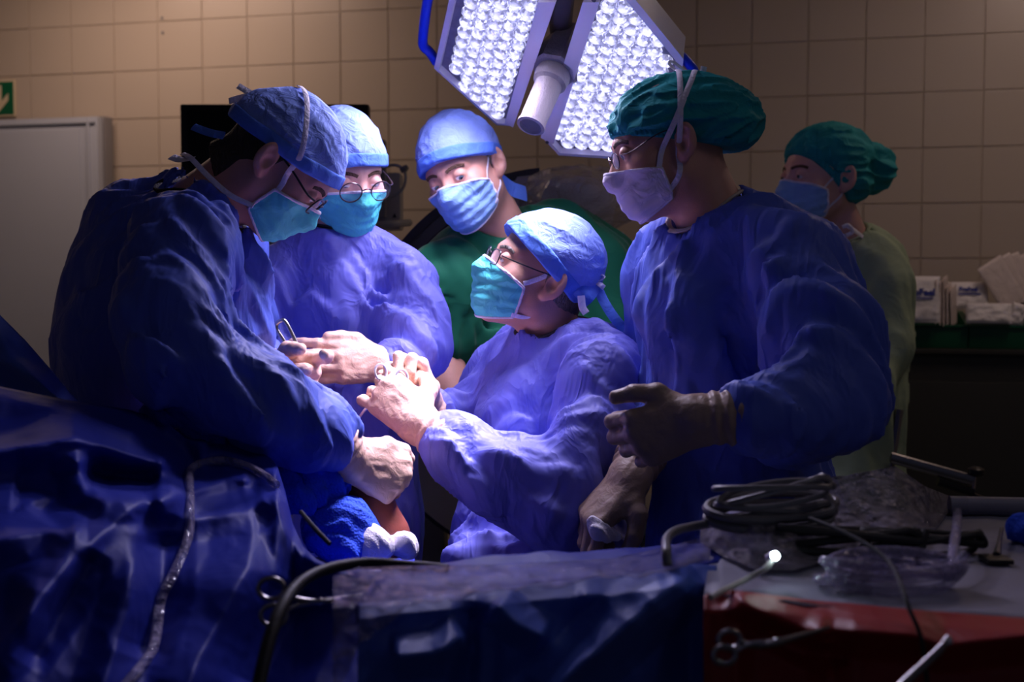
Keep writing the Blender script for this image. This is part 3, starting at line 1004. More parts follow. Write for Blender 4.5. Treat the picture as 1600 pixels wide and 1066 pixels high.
# one clear faceted lens, shared by every cell
lz = MB()
lz.lathe([(0.0160, -0.006), (0.0162, 0.0), (0.0128, 0.0045), (0.0076, 0.0070), (0.0030, 0.0080)], (0, 0, 0), (0, 0, 1), 9)
ls = lz.build('lens', 'led_lens', None, smooth=False); lens_mesh = ls.data; bpy.data.objects.remove(ls)
lens_rot = Vector(LN).to_track_quat('Z', 'Y').to_euler()
def lamp_panel(poly_px, rims):
    outer = [on_lamp(*p) for p in poly_px]
    inner = inset(outer, rims)
    n = len(outer)
    mb = MB()
    V = outer + [p + LN * 0.004 for p in inner] + [p - LN * 0.012 for p in inner] + [p - LN * 0.055 for p in inset(outer, 0.012)]
    F = []
    for k in range(n):
        k2 = (k + 1) % n
        F += [(k, k2, n + k2, n + k), (n + k, n + k2, 2 * n + k2, 2 * n + k), (k2, k, 3 * n + k, 3 * n + k2)]
    F.append(tuple(range(3 * n, 4 * n)))
    mb.add(V, F); ho = mb.build('panel_housing', 'lamp_shell', lamp)
    mb = MB(); mb.add([p - LN * 0.011 for p in inner], [tuple(range(n))]); mb.prism([p - LN * 0.016 for p in inner], LN * 0.005)
    mb.build('lens_plate', 'lamp_plate', ho, smooth=False)
    # lens cells in a tight hexagonal grid
    P2 = np.array([[(p - L0).dot(LU), (p - L0).dot(LV)] for p in inset(outer, rims + 0.006)])
    def inside(q):
        r = False
        for i in range(n):
            a, c = P2[i - 1], P2[i]
            if (a[1] > q[1]) != (c[1] > q[1]) and q[0] < (c[0] - a[0]) * (q[1] - a[1]) / (c[1] - a[1]) + a[0]:
                r = not r
        return r
    sp = 0.0318
    lo, hi = P2.min(0), P2.max(0)
    j = 0; y = lo[1]
    while y < hi[1] + sp:
        x = lo[0] + (sp / 2 if j % 2 else 0)
        while x < hi[0] + sp:
            if inside((x, y)):
                o = bpy.data.objects.new('lens', lens_mesh); COL.objects.link(o)
                o.parent = ho
                o.location = L0 + LU * x + LV * y - LN * 0.004 - ORIGIN[lamp.name]
                o.rotation_euler = lens_rot
            x += sp
        y += sp * 0.866; j += 1
    return ho
pan_a = lamp_panel([(748, -210), (678, 107), (776, 196), (800, 197), (872, -10), (940, -210), (905, -275), (795, -275)], 0.012)
pan_b = lamp_panel([(935, -70), (845, 213), (873, 243), (1010, 252), (1062, 150), (1068, 92), (985, -10)], 0.014)
# wide inner rails next to the hub
b = MB(); b.prism([on_lamp(842, 0, .002), on_lamp(790, 190, .002), on_lamp(803, 196, .002), on_lamp(870, 0, .002)], LN * 0.006); b.build('inner_rail', 'lamp_shell', lamp, smooth=False)
b = MB(); b.prism([on_lamp(912, 0, .002), on_lamp(846, 212, .002), on_lamp(866, 222, .002), on_lamp(938, 0, .002)], LN * 0.006); b.build('inner_rail', 'lamp_shell', lamp, smooth=False)
hubc = on_lamp(868, 108, 0.0)
b = MB(); b.lathe([(0.03, -0.10), (0.046, -0.05), (0.050, -0.01), (0.050, 0.004), (0.044, 0.008)], hubc, LN, 8); b.build('hub', 'lamp_grip', lamp, smooth=False)
tipc = on_lamp(820, 190, 0.0)
b = MB()
b.lathe([(0.034, 0.0), (0.036, 0.012), (0.034, 0.030), (0.0275, 0.036), (0.0268, 0.10), (0.0262, 0.135)], hubc + LN * 0.006, LN, 32)
grip = b.build('handle_grip', 'lamp_grip', lamp)
b = MB(); V = []
b.lathe([(0.0262, 0), (0.0285, 0.002), (0.0285, 0.008), (0.0225, 0.0095), (0.0215, 0.003), (0.0205, 0.001)], hubc + LN * 0.139, LN, 32); b.build('handle_rim', 'lamp_grip', grip)
b = MB(); b.lathe([(0.020, 0), (0.020, 0.003)], hubc + LN * 0.139, LN, 24); b.build('camera_window', 'lamp_dark', grip)
b = MB()
b.tube([hubc - LN * 0.06, on_lamp(876, 30, -0.09), on_lamp(890, -90, -0.10)], 0.024, n=10)
b.build('yoke_arm', 'lamp_dark', lamp)
b = MB(); top_ = on_lamp(890, -90, -0.10)
b.tube([top_, top_ + np.array([0.05, 0.15, 0.12]), np.array([top_[0] + 0.15, top_[1] + 0.35, ROOM_H - 0.12]), np.array([top_[0] + 0.15, top_[1] + 0.35, ROOM_H])], 0.03, n=12)
b.lathe([(0.12, 0), (0.12, 0.03)], (top_[0] + 0.15, top_[1] + 0.35, ROOM_H - 0.032), (0, 0, 1), 24); b.build('ceiling_arm', 'lamp_shell', lamp)
b = MB(); b.tube([on_lamp(682, 97, -0.02), on_lamp(672, 82, -0.02), on_lamp(662, 72, -0.02), on_lamp(661, 55, -0.02), on_lamp(668, 0, -0.02), on_lamp(680, -60, -0.02), on_lamp(700, -70, -0.02)], 0.0105, n=12); b.build('positioning_handle', 'rail_blue', lamp)
b = MB(); b.tube([on_lamp(1060, 84, -0.02), on_lamp(1074, 97, -0.02), on_lamp(1086, 118, -0.02), on_lamp(1084, 170, -0.02), on_lamp(1062, 176, -0.02)], 0.0095, n=12); b.build('positioning_handle', 'rail_blue', lamp)
for k, (px, py) in enumerate(((855, 222), (928, 0))):
    b = MB(); b.lathe([(0.004, 0), (0.004, 0.002)], on_lamp(px, py, 0.008), LN, 10); b.build('screw', 'lamp_dark', lamp)
# the light the two panels throw on the field
def lamp_spot(px, py, power, angle, blend, target, size):
    l = bpy.data.lights.new('surgical_lamp_beam', 'SPOT')
    l.energy = power; l.color = (0.78, 0.70, 1.0); l.spot_size = math.radians(angle); l.spot_blend = blend
    l.shadow_soft_size = size
    o = bpy.data.objects.new('surgical_lamp_beam', l); COL.objects.link(o)
    o.parent = lamp
    p = on_lamp(px, py, 0.03)
    o.location = p - ORIGIN[lamp.name]
    o.rotation_euler = (Vector(target) - Vector(p)).to_track_quat('-Z', 'Y').to_euler()
LAMP_A, LAMP_B = 130.0, 95.0
lamp_spot(840, -85, LAMP_A, 42, 1.0, FIELD, 0.09)
lamp_spot(965, 40, LAMP_B, 44, 1.0, FIELD, 0.08)
lamp_spot(800, -110, 6.0, 160, 0.6, FIELD, 0.09)
lamp_spot(975, 60, 5.0, 160, 0.6, FIELD, 0.08)
lamp_spot(735, 40, 22.0, 160, 0.6, FIELD, 0.06)
# ================================================================ PEOPLE
def unit(v):
    v = np.array(v, float)
    return v / np.linalg.norm(v)


class Head:
    def __init__(self, c, fwd, up, s=1.0):
        self.c = np.array(c, float); self.s = s
        f = unit(fwd); u = np.array(up, float); u = unit(u - f * u.dot(f))
        self.f, self.u, self.r = f, u, np.cross(f, u)
        self.M = np.stack([self.r, self.f, self.u])          # rows: right, forward, up

    def loc(self, P):
        return ((np.asarray(P, f32) - self.c.astype(f32)) @ self.M.T.astype(f32)) / f32(self.s)

    def wor(self, q):
        return self.c + (np.asarray(q, float) @ self.M) * self.s


def skull(q):
    return smin(s_ell(q, (0, -.016, .032), (.0765, .099, .086)), s_ell(q, (0, .026, -.03), (.063, .066, .085)), .03)


def face(q, lid=0.0038, ears=True):
    a = q.copy(); a[:, 0] = np.abs(a[:, 0])
    d = skull(q)
    d = smin(d, s_cone(a, (.050, .002, -.060), (.004, .066, -.104), .022, .021), .028)
    d = smin(d, s_ell(a, (.043, .056, -.026), (.026, .026, .023)), .022)
    d = smin(d, s_cone(a, (.006, .084, .020), (.044, .066, .022), .011, .010), .014)
    d = smax(d, -s_ell(a, (.033, .102, .002), (.0185, .020, .0150)), .012)
    d = smin(d, s_cone(q, (0, .088, .006), (0, .110, -.033), .0070, .0115), .012)
    d = smin(d, s_ell(a, (.0115, .098, -.037), (.0085, .012, .008)), .007)
    d = smin(d, s_ell(q, (0, .086, -.070), (.023, .012, .010)), .008)
    lidb = s_ell(a, (.033, .0790, .0015), (.0150, .0142, .0140))
    d = smin(d, lidb, .004)
    d = smax(d, -s_ell(a, (.033, .094, -.0026), (.0125, .0125, lid)), .0022)
    if ears:
        e = a - np.array((.0775, -.014, -.010), f32)
        ca, sa = math.cos(.42), math.sin(.42)
        ex = e[:, 0] * ca + e[:, 1] * sa; ey = -e[:, 0] * sa + e[:, 1] * ca
        # slightly tilted backwards
        cb, sb = math.cos(.15), math.sin(.15)
        ez = e[:, 2] * cb - ey * sb; ey2 = ey * cb + e[:, 2] * sb
        eq = np.stack([ex, ey2, ez], 1)
        outer = s_ell(eq, (.006, -.004, .002), (.0085, .0195, .0315))
        lobe = s_ell(eq, (.004, .004, -.024), (.007, .010, .012))
        outer = smin(outer, lobe, .006)
        bowl = s_ell(eq, (.0140, .002, -.001), (.0110, .0115, .0150))
        groove = s_ell(eq, (.0150, -.005, .015), (.0080, .0085, .0115))
        outer = smax(smax(outer, -bowl, .004), -groove, .003)
        d = smin(d, outer, .005)
    return d


def plane_yz(q, a, b):
    """signed height above the line through (y,z) points a (front) and b (back)"""
    ty, tz = a[0] - b[0], a[1] - b[1]
    l = math.hypot(ty, tz)
    return (q[:, 2] - b[1]) * (ty / l) - (q[:, 1] - b[0]) * (tz / l)


def head_box(H, lo, hi, h):
    c = np.array([[x, y, z] for x in (lo[0], hi[0]) for y in (lo[1], hi[1]) for z in (lo[2], hi[2])])
    w = H.wor(c)
    return grid(w.min(0), w.max(0), h)


def project(H, fld, q, off):
    """move local points onto the offset surface of a local field"""
    q = np.array(q, f32)
    for _ in range(12):
        d = fld(q) - off
        g = np.stack([fld(q + np.eye(3, dtype=f32)[k] * 1e-3) - fld(q - np.eye(3, dtype=f32)[k] * 1e-3) for k in range(3)], 1)
        g /= np.linalg.norm(g, axis=1, keepdims=True) + 1e-9
        q = q - g * d[:, None]
    return q, g


def strap(H, fld, pts, off, w, t, name, m, parent, snap=True):
    P, _ = catmull(np.array(pts, float), 6)
    if snap:
        q, g = project(H, fld, P, off)
    else:
        q = P; g = np.tile(np.array([[0, 0, 1.0]]), (len(P), 1))
    wp = H.wor(q); wn_ = g @ H.M
    b = MB(); b.tube(wp, 0.001, n=8, smooth=False, flat=(w, t), up=wn_)
    return b.build(name, m, parent)


def add_eyes(H, gaze, root):
    for sx in (-1, 1):
        c = H.wor((sx * .033, .0785, 0.0005))
        g = unit(H.M.T @ np.array(gaze)) if False else unit(np.array(gaze) @ H.M)
        B = basis(g, H.u)
        R_ = .0132 * H.s
        V, F, mi = [], [], []
        rings = [0.0, 0.20, 0.24, 0.50, 0.56, 0.8, 1.1, 1.5, 2.0]
        n = 20
        V.append(c + g * R_ * 1.02)
        for th in rings[1:]:
            rr = R_ * (1.02 if th < 0.52 else 1.0)
            for k in range(n):
                a = 2 * PI * k / n
                V.append(c + g * rr * math.cos(th) + (B[1] * math.cos(a) + B[2] * math.sin(a)) * rr * math.sin(th))
        for k in range(n):
            F.append((0, 1 + k, 1 + (k + 1) % n)); mi.append(2)
        for r in range(len(rings) - 2):
            for k in range(n):
                F.append((1 + r * n + k, 1 + (r + 1) * n + k, 1 + (r + 1) * n + (k + 1) % n, 1 + r * n + (k + 1) % n))
                mi.append(2 if rings[r + 2] <= 0.24 else (1 if rings[r + 2] <= 0.50 else 0))
        mesh_obj('eye', V, F, ['eye_white', 'eye_iris', 'eye_pupil'], root, matidx=mi)


def add_brows(H, root, fld, m='brow', drop=0.0):
    for sx in (-1, 1):
        pts = [(sx * .014, .1, .019 - drop), (sx * .028, .1, .0245 - drop), (sx * .042, .09, .024 - drop), (sx * .055, .08, .017 - drop)]
        P, T = catmull(np.array(pts), 4)
        q, g = project(H, fld, P, 0.0006)
        b = MB(); b.tube(H.wor(q), 0.001, n=8, smooth=False, flat=(.0036, .0011), up=g @ H.M)
        b.build('eyebrow', m, root)


def glasses(H, root, m='frame_metal', r=0.0011, w=.024, h=.019, z=-.004, y=.113, square=False, temple_z=.006):
    g = None
    for sx in (-1, 1):
        n = 28
        loop = []
        for k in range(n + 1):
            a = 2 * PI * k / n
            ca, sa = math.cos(a), math.sin(a)
            if square:
                ca = math.copysign(abs(ca) ** .55, ca); sa = math.copysign(abs(sa) ** .55, sa)
            loop.append((sx * .034 + w * ca, y - .006 * (w * ca * sx + .034) / .05, z + h * sa))
        P = H.wor(np.array(loop))
        b = MB(); b.tube(P, r * H.s, n=6, smooth=False, caps=False)
        rim = b.build('lens_rim', m, root)
        c = P[:-1].mean(0)
        mesh_obj('lens', np.vstack([[c], P[:-1]]), [(0, 1 + k, 1 + (k + 1) % n) for k in range(n)], 'lens_glass', rim)
        b = MB(); b.tube(H.wor(np.array([(sx * (.034 + w), y - .010, z + h * .45), (sx * .073, y - .030, z + h * .4), (sx * .0805, .03, temple_z), (sx * .081, -.004, temple_z), (sx * .080, -.022, temple_z - .014)])), r * 1.15 * H.s, n=6)
        b.build('temple_arm', m, root)
    b = MB(); b.tube(H.wor(np.array([(-.011, y, z + .004), (0, y + .002, z + .008), (.011, y, z + .004)])), r * H.s, n=6); b.build('bridge', m, root)


def mask(H, root, m='mask_teal', straps='ear', tent=0.0, seed=1, strap_paths=None, edge=True, back=.028, drop=0.0):
    """pleated surgical mask fitted over nose, cheeks and chin"""
    def base(q):
        a = q.copy(); a[:, 0] = np.abs(a[:, 0])
        d = smin(s_ell(q, (0, .030, -.045), (.0665, .072 + tent * .5, .080)), s_cone(q, (0, .088, -.004), (0, .108 + tent, -.036), .010, .016), .032)
        d = smin(d, s_ell(q, (0, .070 + tent * .6, -.086), (.034, .032, .033)), .03)
        return d
    def region(q):
        top = plane_yz(q, (.112, -.006 - drop), (.036, -.034 - drop * .4))        # < 0 below the upper edge
        bk = back + .12 * np.maximum(0, q[:, 2] + .085) - q[:, 1]
        bot = -.118 - q[:, 2] + .45 * (.07 - q[:, 1])
        return np.maximum(np.maximum(top, bk), bot)
    def fld(q):
        d = smin(base(q) - .0042, face(q, ears=False) - .0040, .008)
        pl = np.sin((q[:, 2] + .3 * q[:, 1]) * 2 * PI / .021)
        d = d - .0009 * pl - .0028 * perlin(q * np.array([26, 26, 40], f32), seed) + .0022 * np.abs(perlin(q * np.array([38, 30, 22], f32), seed + 5))
        return d
    ax = head_box(H, (-.085, .0, -.16), (.085, .165 + tent, .03), .0022)
    f1 = lambda P: smax(fld(H.loc(P)), region(H.loc(P)), .002) * H.s
    V, F = surfnet(f1, ax, margin=.008)
    mo_ = fast_obj('face_mask', V, F, m, root)
    if edge:
        def f2(P):
            q = H.loc(P); rg = region(q)
            return np.maximum(np.maximum(fld(q) - .0011, rg - .0004), -(rg + .0055)) * H.s
        V, F = surfnet(f2, ax, margin=.008)
        fast_obj('mask_edging', V, F, 'strap_white', mo_)
    hf = lambda q: np.minimum(face(q, ears=False), base(q) - .0042)
    if strap_paths is None:
        strap_paths = []
        for sx in (-1, 1):
            strap_paths.append([(sx * .066, .046, -.030), (sx * .076, .020, -.010), (sx * .082, -.002, .014), (sx * .081, -.016, .020)])
            strap_paths.append([(sx * .060, .040, -.088), (sx * .072, .012, -.062), (sx * .078, -.012, -.042)])
    for sp in strap_paths:
        strap(H, hf, sp, .0022, .0030 if straps == 'ear' else .0046, .0009, 'mask_strap', 'strap_white', mo_)
    return mo_


def tie_cap(H, root, front=(.100, .052), back=(-.105, -.030), puff=.010, seed=2, m='cap_blue', band=.026, tall=0.0, hair=None, hair_low=-.06, tail=None):
    def base(q):
        d = smin(s_ell(q, (0, -.016, .034 + tall * .5), (.0775 + puff * .35, .100 + puff * .4, .088 + puff * .6 + tall)), s_ell(q, (0, .01, .02), (.070, .086, .07)), .03)
        if tail is not None:
            d = smin(d, s_ell(q, *tail), .035)
        return d
    def pl(q):
        z = plane_yz(q, front, back)
        return z - .010 * (1 - np.clip((q[:, 0] / .08) ** 2, 0, 1)) * (q[:, 1] > 0) * 0.6
    def wr(q):
        c1 = crease(q, np.eye(3), (30, 9, 34), .0030, seed, .8)
        c2 = .0026 * perlin(q * 24, seed + 3)
        return c1 + c2
    ax = head_box(H, (-.105, -.155, -.085), (.105, .13, .16 + tall), .0026)
    f1 = lambda P: smax(base(H.loc(P)) - .0045 - wr(H.loc(P)), -pl(H.loc(P)), .003) * H.s
    V, F = surfnet(f1, ax, margin=.012)
    c = fast_obj('surgical_cap', V, F, m, root)
    if band:
        def f2(P):
            q = H.loc(P); z = pl(q)
            z = z + .006 * perlin(q * 14, seed + 9)
            return smax(base(q) - .0075 - wr(q) * .8, np.maximum(-z - .002, z - band), .003) * H.s
        V, F = surfnet(f2, ax, margin=.012)
        fast_obj('cap_band', V, F, 'cap_band', c)
    if hair:
        def f3(P):
            q = H.loc(P)
            low = hair_low - q[:, 2] + .5 * (q[:, 1] + .10) * -1.0
            n = .0016 * perlin(q * np.array([120, 120, 30], f32), seed)
            side = q[:, 1] - .004 - .25 * q[:, 2]
            return np.maximum(np.maximum(smin(skull(q), s_cone(q, (0, -.040, -.03), (0, -.066, -.12), .052, .050), .03) - .0055 - n, low), np.maximum(pl(q) - .02, side)) * H.s
        V, F = surfnet(f3, head_box(H, (-.1, -.14, -.125), (.1, .06, .06), .0028), margin=.01)
        fast_obj('hair', V, F, hair, root)
    return c


def bouffant(H, root, blobs, front, back, seed=3, m='bouffant_green', gather=(10, 30, 30), amp=.0055, dirs=np.eye(3), bandw=.010):
    def base(q):
        d = None
        for (c, r) in blobs:
            e = s_ell(q, c, r)
            d = e if d is None else smin(d, e, .022)
        return d
    def pl(q):
        z = plane_yz(q, front, back)
        return z
    def wr(q):
        return crease(q, dirs, gather, amp, seed, .75) + .003 * perlin(q * 30, seed + 3)
    ax = head_box(H, (-.14, -.24, -.12), (.14, .14, .18), .0030)
    f1 = lambda P: smax(base(H.loc(P)) - wr(H.loc(P)), -pl(H.loc(P)), .006) * H.s
    V, F = surfnet(f1, ax, margin=.016)
    c = fast_obj('bouffant_cap', V, F, m, root)
    def f2(P):
        q = H.loc(P); z = pl(q)
        fr = .0022 * np.sin(np.arctan2(q[:, 0], q[:, 1]) * 60)
        return smax(np.minimum(base(q), skull(q) - .006) - .001 - fr, np.maximum(-z - .004, z - bandw), .003) * H.s
    V, F = surfnet(f2, ax, margin=.016)
    fast_obj('elastic_edge', V, F, m, c)
    return c


class Cloth:
    """garment or body volume: chains of round cones blended together, with folds"""
    def __init__(self, k=0.05):
        self.ch = []; self.k = k; self.folds = []; self.cuts = []; self.floor = None

    def chain(self, pts, rs, k=None):
        self.ch.append(([np.array(p, float) for p in pts], list(rs), k or self.k)); return self

    def ell(self, c, r, k=None):
        self.ch.append(('ell', np.array(c, float), np.array(r, float), k or self.k)); return self

    def fold(self, along, freq, amp, seed, where=None, rad=None, sharp=.8, hint=(0, 1, 0)):
        """ridges running along a direction; where = (point, radius) limits them"""
        self.folds.append((basis(along, hint), freq, amp, seed, where, rad, sharp)); return self

    def base(self, p, shrink=None):
        d = None
        for c in self.ch:
            if isinstance(c[0], str):
                r = c[2] if shrink is None else c[2] * .82
                e = s_ell(p, c[1], r); k = c[3]
            else:
                rs = c[1] if shrink is None else [max(.020, r * .66 - .006) for r in c[1]]
                e = s_chain(p, c[0], rs, .03); k = c[2]
            d = e if d is None else smin(d, e, k)
        return d

    def field(self, p):
        d = self.base(p)
        tot = 0
        for (B, fr, amp, seed, where, rad, sharp) in self.folds:
            f = crease(p, B, fr, amp * .35, seed, sharp) + drapery(p, B, .85 / fr[1], amp * 1.8, seed + 20, .6) + drapery(p, B, .40 / fr[1], amp * .8, seed + 31, .7)
            if where is not None:
                dd = np.linalg.norm(p - np.asarray(where, f32), axis=1) / rad
                f = f * np.clip(1.4 - dd, 0, 1)
            tot = tot + f
        d = d - tot
        for (kind, a, b, r) in self.cuts:
            if kind == 'cone':
                d = smax(d, -s_cone(p, a, b, r, r), .006)
            else:
                d = np.maximum(d, (p - np.asarray(a, f32)) @ np.asarray(b, f32))
        return d

    def bounds(self, pad=.03):
        lo, hi = np.full(3, 1e9), np.full(3, -1e9)
        for c in self.ch:
            if isinstance(c[0], str):
                lo = np.minimum(lo, c[1] - c[2]); hi = np.maximum(hi, c[1] + c[2])
            else:
                for p, r in zip(c[0], c[1]):
                    lo = np.minimum(lo, p - r); hi = np.maximum(hi, p + r)
        return lo - pad, hi + pad


def dress(root, cloth, name, m, neck=None, h=.0062, collar='collar_dark', neck_r=.066, collar_r=.0035, drop=0.0):
    if neck is not None:
        a, b_ = neck                       # a low inside the chest, b up the neck
        cloth.cuts.append(('cone', a, b_, neck_r))
    lo, hi = cloth.bounds()
    V, F = surfnet(cloth.field, grid(lo, hi, h), margin=.03)
    g = fast_obj(name, V, F, m, root)
    if neck is not None and collar:
        axd = unit(np.array(b_) - np.array(a)); B = basis(axd, (0, 1, 0))
        ring = []
        for k in range(48):
            t = 2 * PI * k / 48
            dirv = B[1] * math.cos(t) + B[2] * math.sin(t)
            hs = np.linspace(.20, -.14, 240)
            P = np.array(a) + axd * hs[:, None] + dirv * (neck_r + .001)
            v = cloth.base(P.astype(f32))
            i = np.argmax(v < 0) if (v < 0).any() else 200
            ring.append(P[i])
        ring = np.array(ring)
        for _ in range(3):
            ring = (np.roll(ring, 1, 0) + ring * 2 + np.roll(ring, -1, 0)) / 4
        ring = np.vstack([ring, ring[:2]])
        bb = MB(); bb.tube(ring, collar_r, n=8, smooth=False, flat=(collar_r * 1.9, collar_r * .9), up=np.tile(axd, (len(ring), 1)), caps=False)
        bb.build('collar_trim', collar, g)
    return g


def skin_body(root, H, cloth, neck, m='skin', lid=.0038, legs=None, extra=None, neck_r=(.054, .060), jawk=.03):
    """one continuous surface: head, neck, trunk, arms and legs"""
    a, b_ = [np.array(x, float) for x in neck]
    nk_top = H.wor((0, -.028, -.045))
    def f(P):
        dc = P - H.c.astype(f32)
        rr = np.sqrt(np.einsum('ij,ij->i', dc, dc))
        nr = rr < .19
        d = rr - .12
        if nr.any():
            d[nr] = face(H.loc(P[nr]), lid) * H.s
        d = smin(d, s_cone(P, nk_top, a, neck_r[0], neck_r[1]), jawk)
        t = np.full(len(P), .2, f32)
        fr = rr > .07
        if fr.any():
            t[fr] = cloth.base(P[fr], shrink=True)
        if legs is not None:
            for (pts, rs) in legs:
                t = smin(t, s_chain(P, pts, rs, .03), .04)
        if extra is not None:
            for (pts, rs) in extra:
                t = smin(t, s_chain(P, pts, rs, .02), .02)
        return smin(d, t, .03)
    lo, hi = cloth.bounds(.02)
    hw = H.wor(np.array([[x, y, z] for x in (-.095, .095) for y in (-.125, .135) for z in (-.13, .125)]))
    flo, fhi = hw.min(0), hw.max(0)
    lo = np.minimum(lo, flo); hi = np.maximum(hi, fhi)
    for grp in (legs, extra):
        if grp:
            for (pts, rs) in grp:
                for p, r in zip(pts, rs):
                    lo = np.minimum(lo, np.array(p) - r - .02); hi = np.maximum(hi, np.array(p) + r + .02)
    V, F = surfnet(f, grid(lo, hi, .015, (flo, fhi, .0025)), margin=.008)
    return fast_obj('body', V, F, m, root)


def legs_at(hip, sep=.10, fwd=(0, -1, 0)):
    """two legs from the hip centre down to the floor, feet pointing forwards"""
    f = unit(fwd); r = np.cross(f, [0, 0, 1.0])
    out = []
    for s in (-1, 1):
        h_ = np.array(hip) + r * s * sep * .55
        k_ = np.array([h_[0], h_[1], .50]) + r * s * .01 + f * .02
        an = np.array([h_[0], h_[1], .09]) + r * s * .015
        out.append(([h_, k_, an], [.062, .050, .040]))
        out.append(([an - f * .02 - [0, 0, .04], an + f * .07 - [0, 0, .052], an + f * .15 - [0, 0, .058]], [.040, .036, .030]))
    return out


# ---------------------------------------------------------------- gloved hands
FING = [((.030, .087, .000), (.043, .026, .021), .0096), ((.010, .092, .003), (.047, .030, .022), .0098),
        ((-.0105, .087, .001), (.043, .028, .022), .0094), ((-.030, .078, -.004), (.034, .021, .019), .0084)]


def hand(root, wrist, knuckle, dorsal, side, curls, thumb, cuff, s=1.0, spread=(6, 1, -4, -9), m='latex', name='glove', cuff_r=(.034, .043), h=.0023, seed=1, rim=True):
    """gloved hand; curls = 4 x (mcp, pip, dip) degrees; thumb = three local joints' directions; cuff = world end of the glove"""
    wrist = np.array(wrist, float)
    yd = unit(np.array(knuckle, float) - wrist)
    zd = np.array(dorsal, float); zd = unit(zd - yd * zd.dot(yd))
    xd = np.cross(yd, zd) * (1 if side == 'L' else -1)
    M = np.stack([xd, yd, zd])
    cl = ((np.array(cuff, float) - wrist) @ M.T) / s
    fingers = []
    for (base_, ln, r), cu, spd in zip(FING, curls, spread):
        p = np.array(base_, float); pts = [p]; rs = [r * 1.08]
        ang = 0.0; sp = math.radians(spd)
        for i in range(3):
            ang += math.radians(cu[i])
            d = np.array([math.sin(sp) * math.cos(ang), math.cos(sp) * math.cos(ang), -math.sin(ang)])
            p = p + d * ln[i]; pts.append(p); rs.append(r * (1.0, .93, .82)[i])
        fingers.append((pts, rs))
    tb = np.array((.020, .020, -.008)); tp = [tb]; tr = [.0165]
    for d, l, r in zip(thumb, (.040, .033, .026), (.0135, .0112, .0095)):
        tp.append(tp[-1] + unit(d) * l); tr.append(r)
    def f(P):
        q = ((P - wrist.astype(f32)) @ M.T.astype(f32)) / f32(s)
        d = None
        for (b0, ln, r), x0 in zip(FING, (.016, .006, -.006, -.016)):
            c = s_cone(q, (x0, .004, 0), b0, .0165, .0125)
            d = c if d is None else smin(d, c, .014)
        d = smin(d, s_ell(q, (.004, .048, -.007), (.036, .044, .0155)), .012)
        d = smin(d, s_chain(q, tp[:2], tr[:2], .008), .016)
        d = smin(d, s_chain(q, tp[1:], tr[1:], .005), .006)
        for (pts, rs) in fingers:
            d = smin(d, s_chain(q, pts, rs, .004), .0055)
        # glove sleeve over the wrist, gathered into rings
        L_ = np.linalg.norm(cl); ad = cl / L_
        t = q @ ad.astype(f32)
        wr = .0022 * np.sin(t * 2 * PI / .017 + 3 * perlin(q * 22, seed)) * np.clip(t / .02, 0, 1) * np.clip((L_ * 1.0 - t) / .01 + .5, 0, 1)
        d = smin(d, s_cone(q, (0, .0, 0), cl, cuff_r[0] * .88 / 1.0, cuff_r[1]) - wr, .016)
        d = np.maximum(d, t - L_)
        d = d - .0011 * perlin(q * 60, seed + 1) - .0010 * (1 - 2.4 * np.abs(perlin(q * np.array([70, 30, 70], f32), seed + 2)))
        return d * s
    allp = np.vstack([np.array(p) for p, _ in fingers] + [np.array(tp), np.array([cl, (0, 0, 0), (.03, 0, 0), (-.03, .0, 0)])]) * s
    wv = wrist + allp @ M
    lo, hi = wv.min(0) - .05 * s, wv.max(0) + .05 * s
    V, F = surfnet(f, grid(lo, hi, h * s), margin=.006)
    g = fast_obj(name, V, F, m, root)
    if rim:
        B = basis(unit(np.array(cuff, float) - wrist), (0, 0, 1.0))
        rr = []
        for k in range(33):
            t = 2 * PI * k / 32
            rr.append(np.array(cuff, float) + (B[1] * math.cos(t) + B[2] * math.sin(t)) * (cuff_r[1] - .0005) * s)
        bb = MB(); bb.tube(rr, .0020, n=6, smooth=False, caps=False); bb.build('rolled_rim', m, g)
    return g


def person_root(label, px, d, y=None):
    p = W(px, 533, d)
    return thing('person', label, 'person', (p[0], p[1], 0.0))


UP = np.array([0, 0, 1.0])

# ---------------------------------------------------------------- 1: surgeon bending in from the left, seen in profile
P1 = person_root('surgeon in blue gown and teal mask bending in from the left, gripping the leg', 240, 2.05)
H1 = Head(W(443, 254, 2.05), (.63, .06, -.775), (.775, 0, .63), .91)
n1 = (W(322, 322, 2.06), W(392, 266, 2.06))
C1 = Cloth(.04)
C1.chain([W(228, 900, 2.08), W(222, 690, 2.08), W(240, 540, 2.08), W(262, 430, 2.08), W(280, 365, 2.08)], [.145, .140, .150, .130, .088], .05)
C1.chain([W(302, 334, 2.06), W(292, 366, 1.96), W(286, 396, 1.885)], [.048, .058, .072], .04)       # near shoulder
C1.chain([W(318, 326, 2.06), W(335, 350, 2.2), W(350, 388, 2.28)], [.052, .062, .070], .04)        # far shoulder
C1.chain([W(286, 396, 1.885), W(264, 490, 1.81), W(288, 566, 1.79)], [.078, .076, .070], .035)      # near upper arm
C1.chain([W(288, 566, 1.79), W(410, 634, 1.82), W(492, 674, 1.86), W(520, 688, 1.88)], [.070, .066, .055, .044], .03)
C1.chain([W(350, 388, 2.28), W(372, 500, 2.30), W(384, 562, 2.24), W(406, 572, 2.15)], [.070, .064, .052, .042], .03)
C1.chain([W(310, 390, 2.06), W(352, 446, 2.08), W(362, 520, 2.08)], [.075, .068, .065], .04)       # gown hanging off the chest
C1.chain([W(190, 340, 2.10), W(160, 430, 2.10), W(150, 560, 2.10)], [.055, .055, .06], .05)       # rounded back
C1.chain([W(222, 880, 2.08), np.array([W(222, 880, 2.08)[0], W(222, 880, 2.08)[1], .35])], [.15, .18], .05)
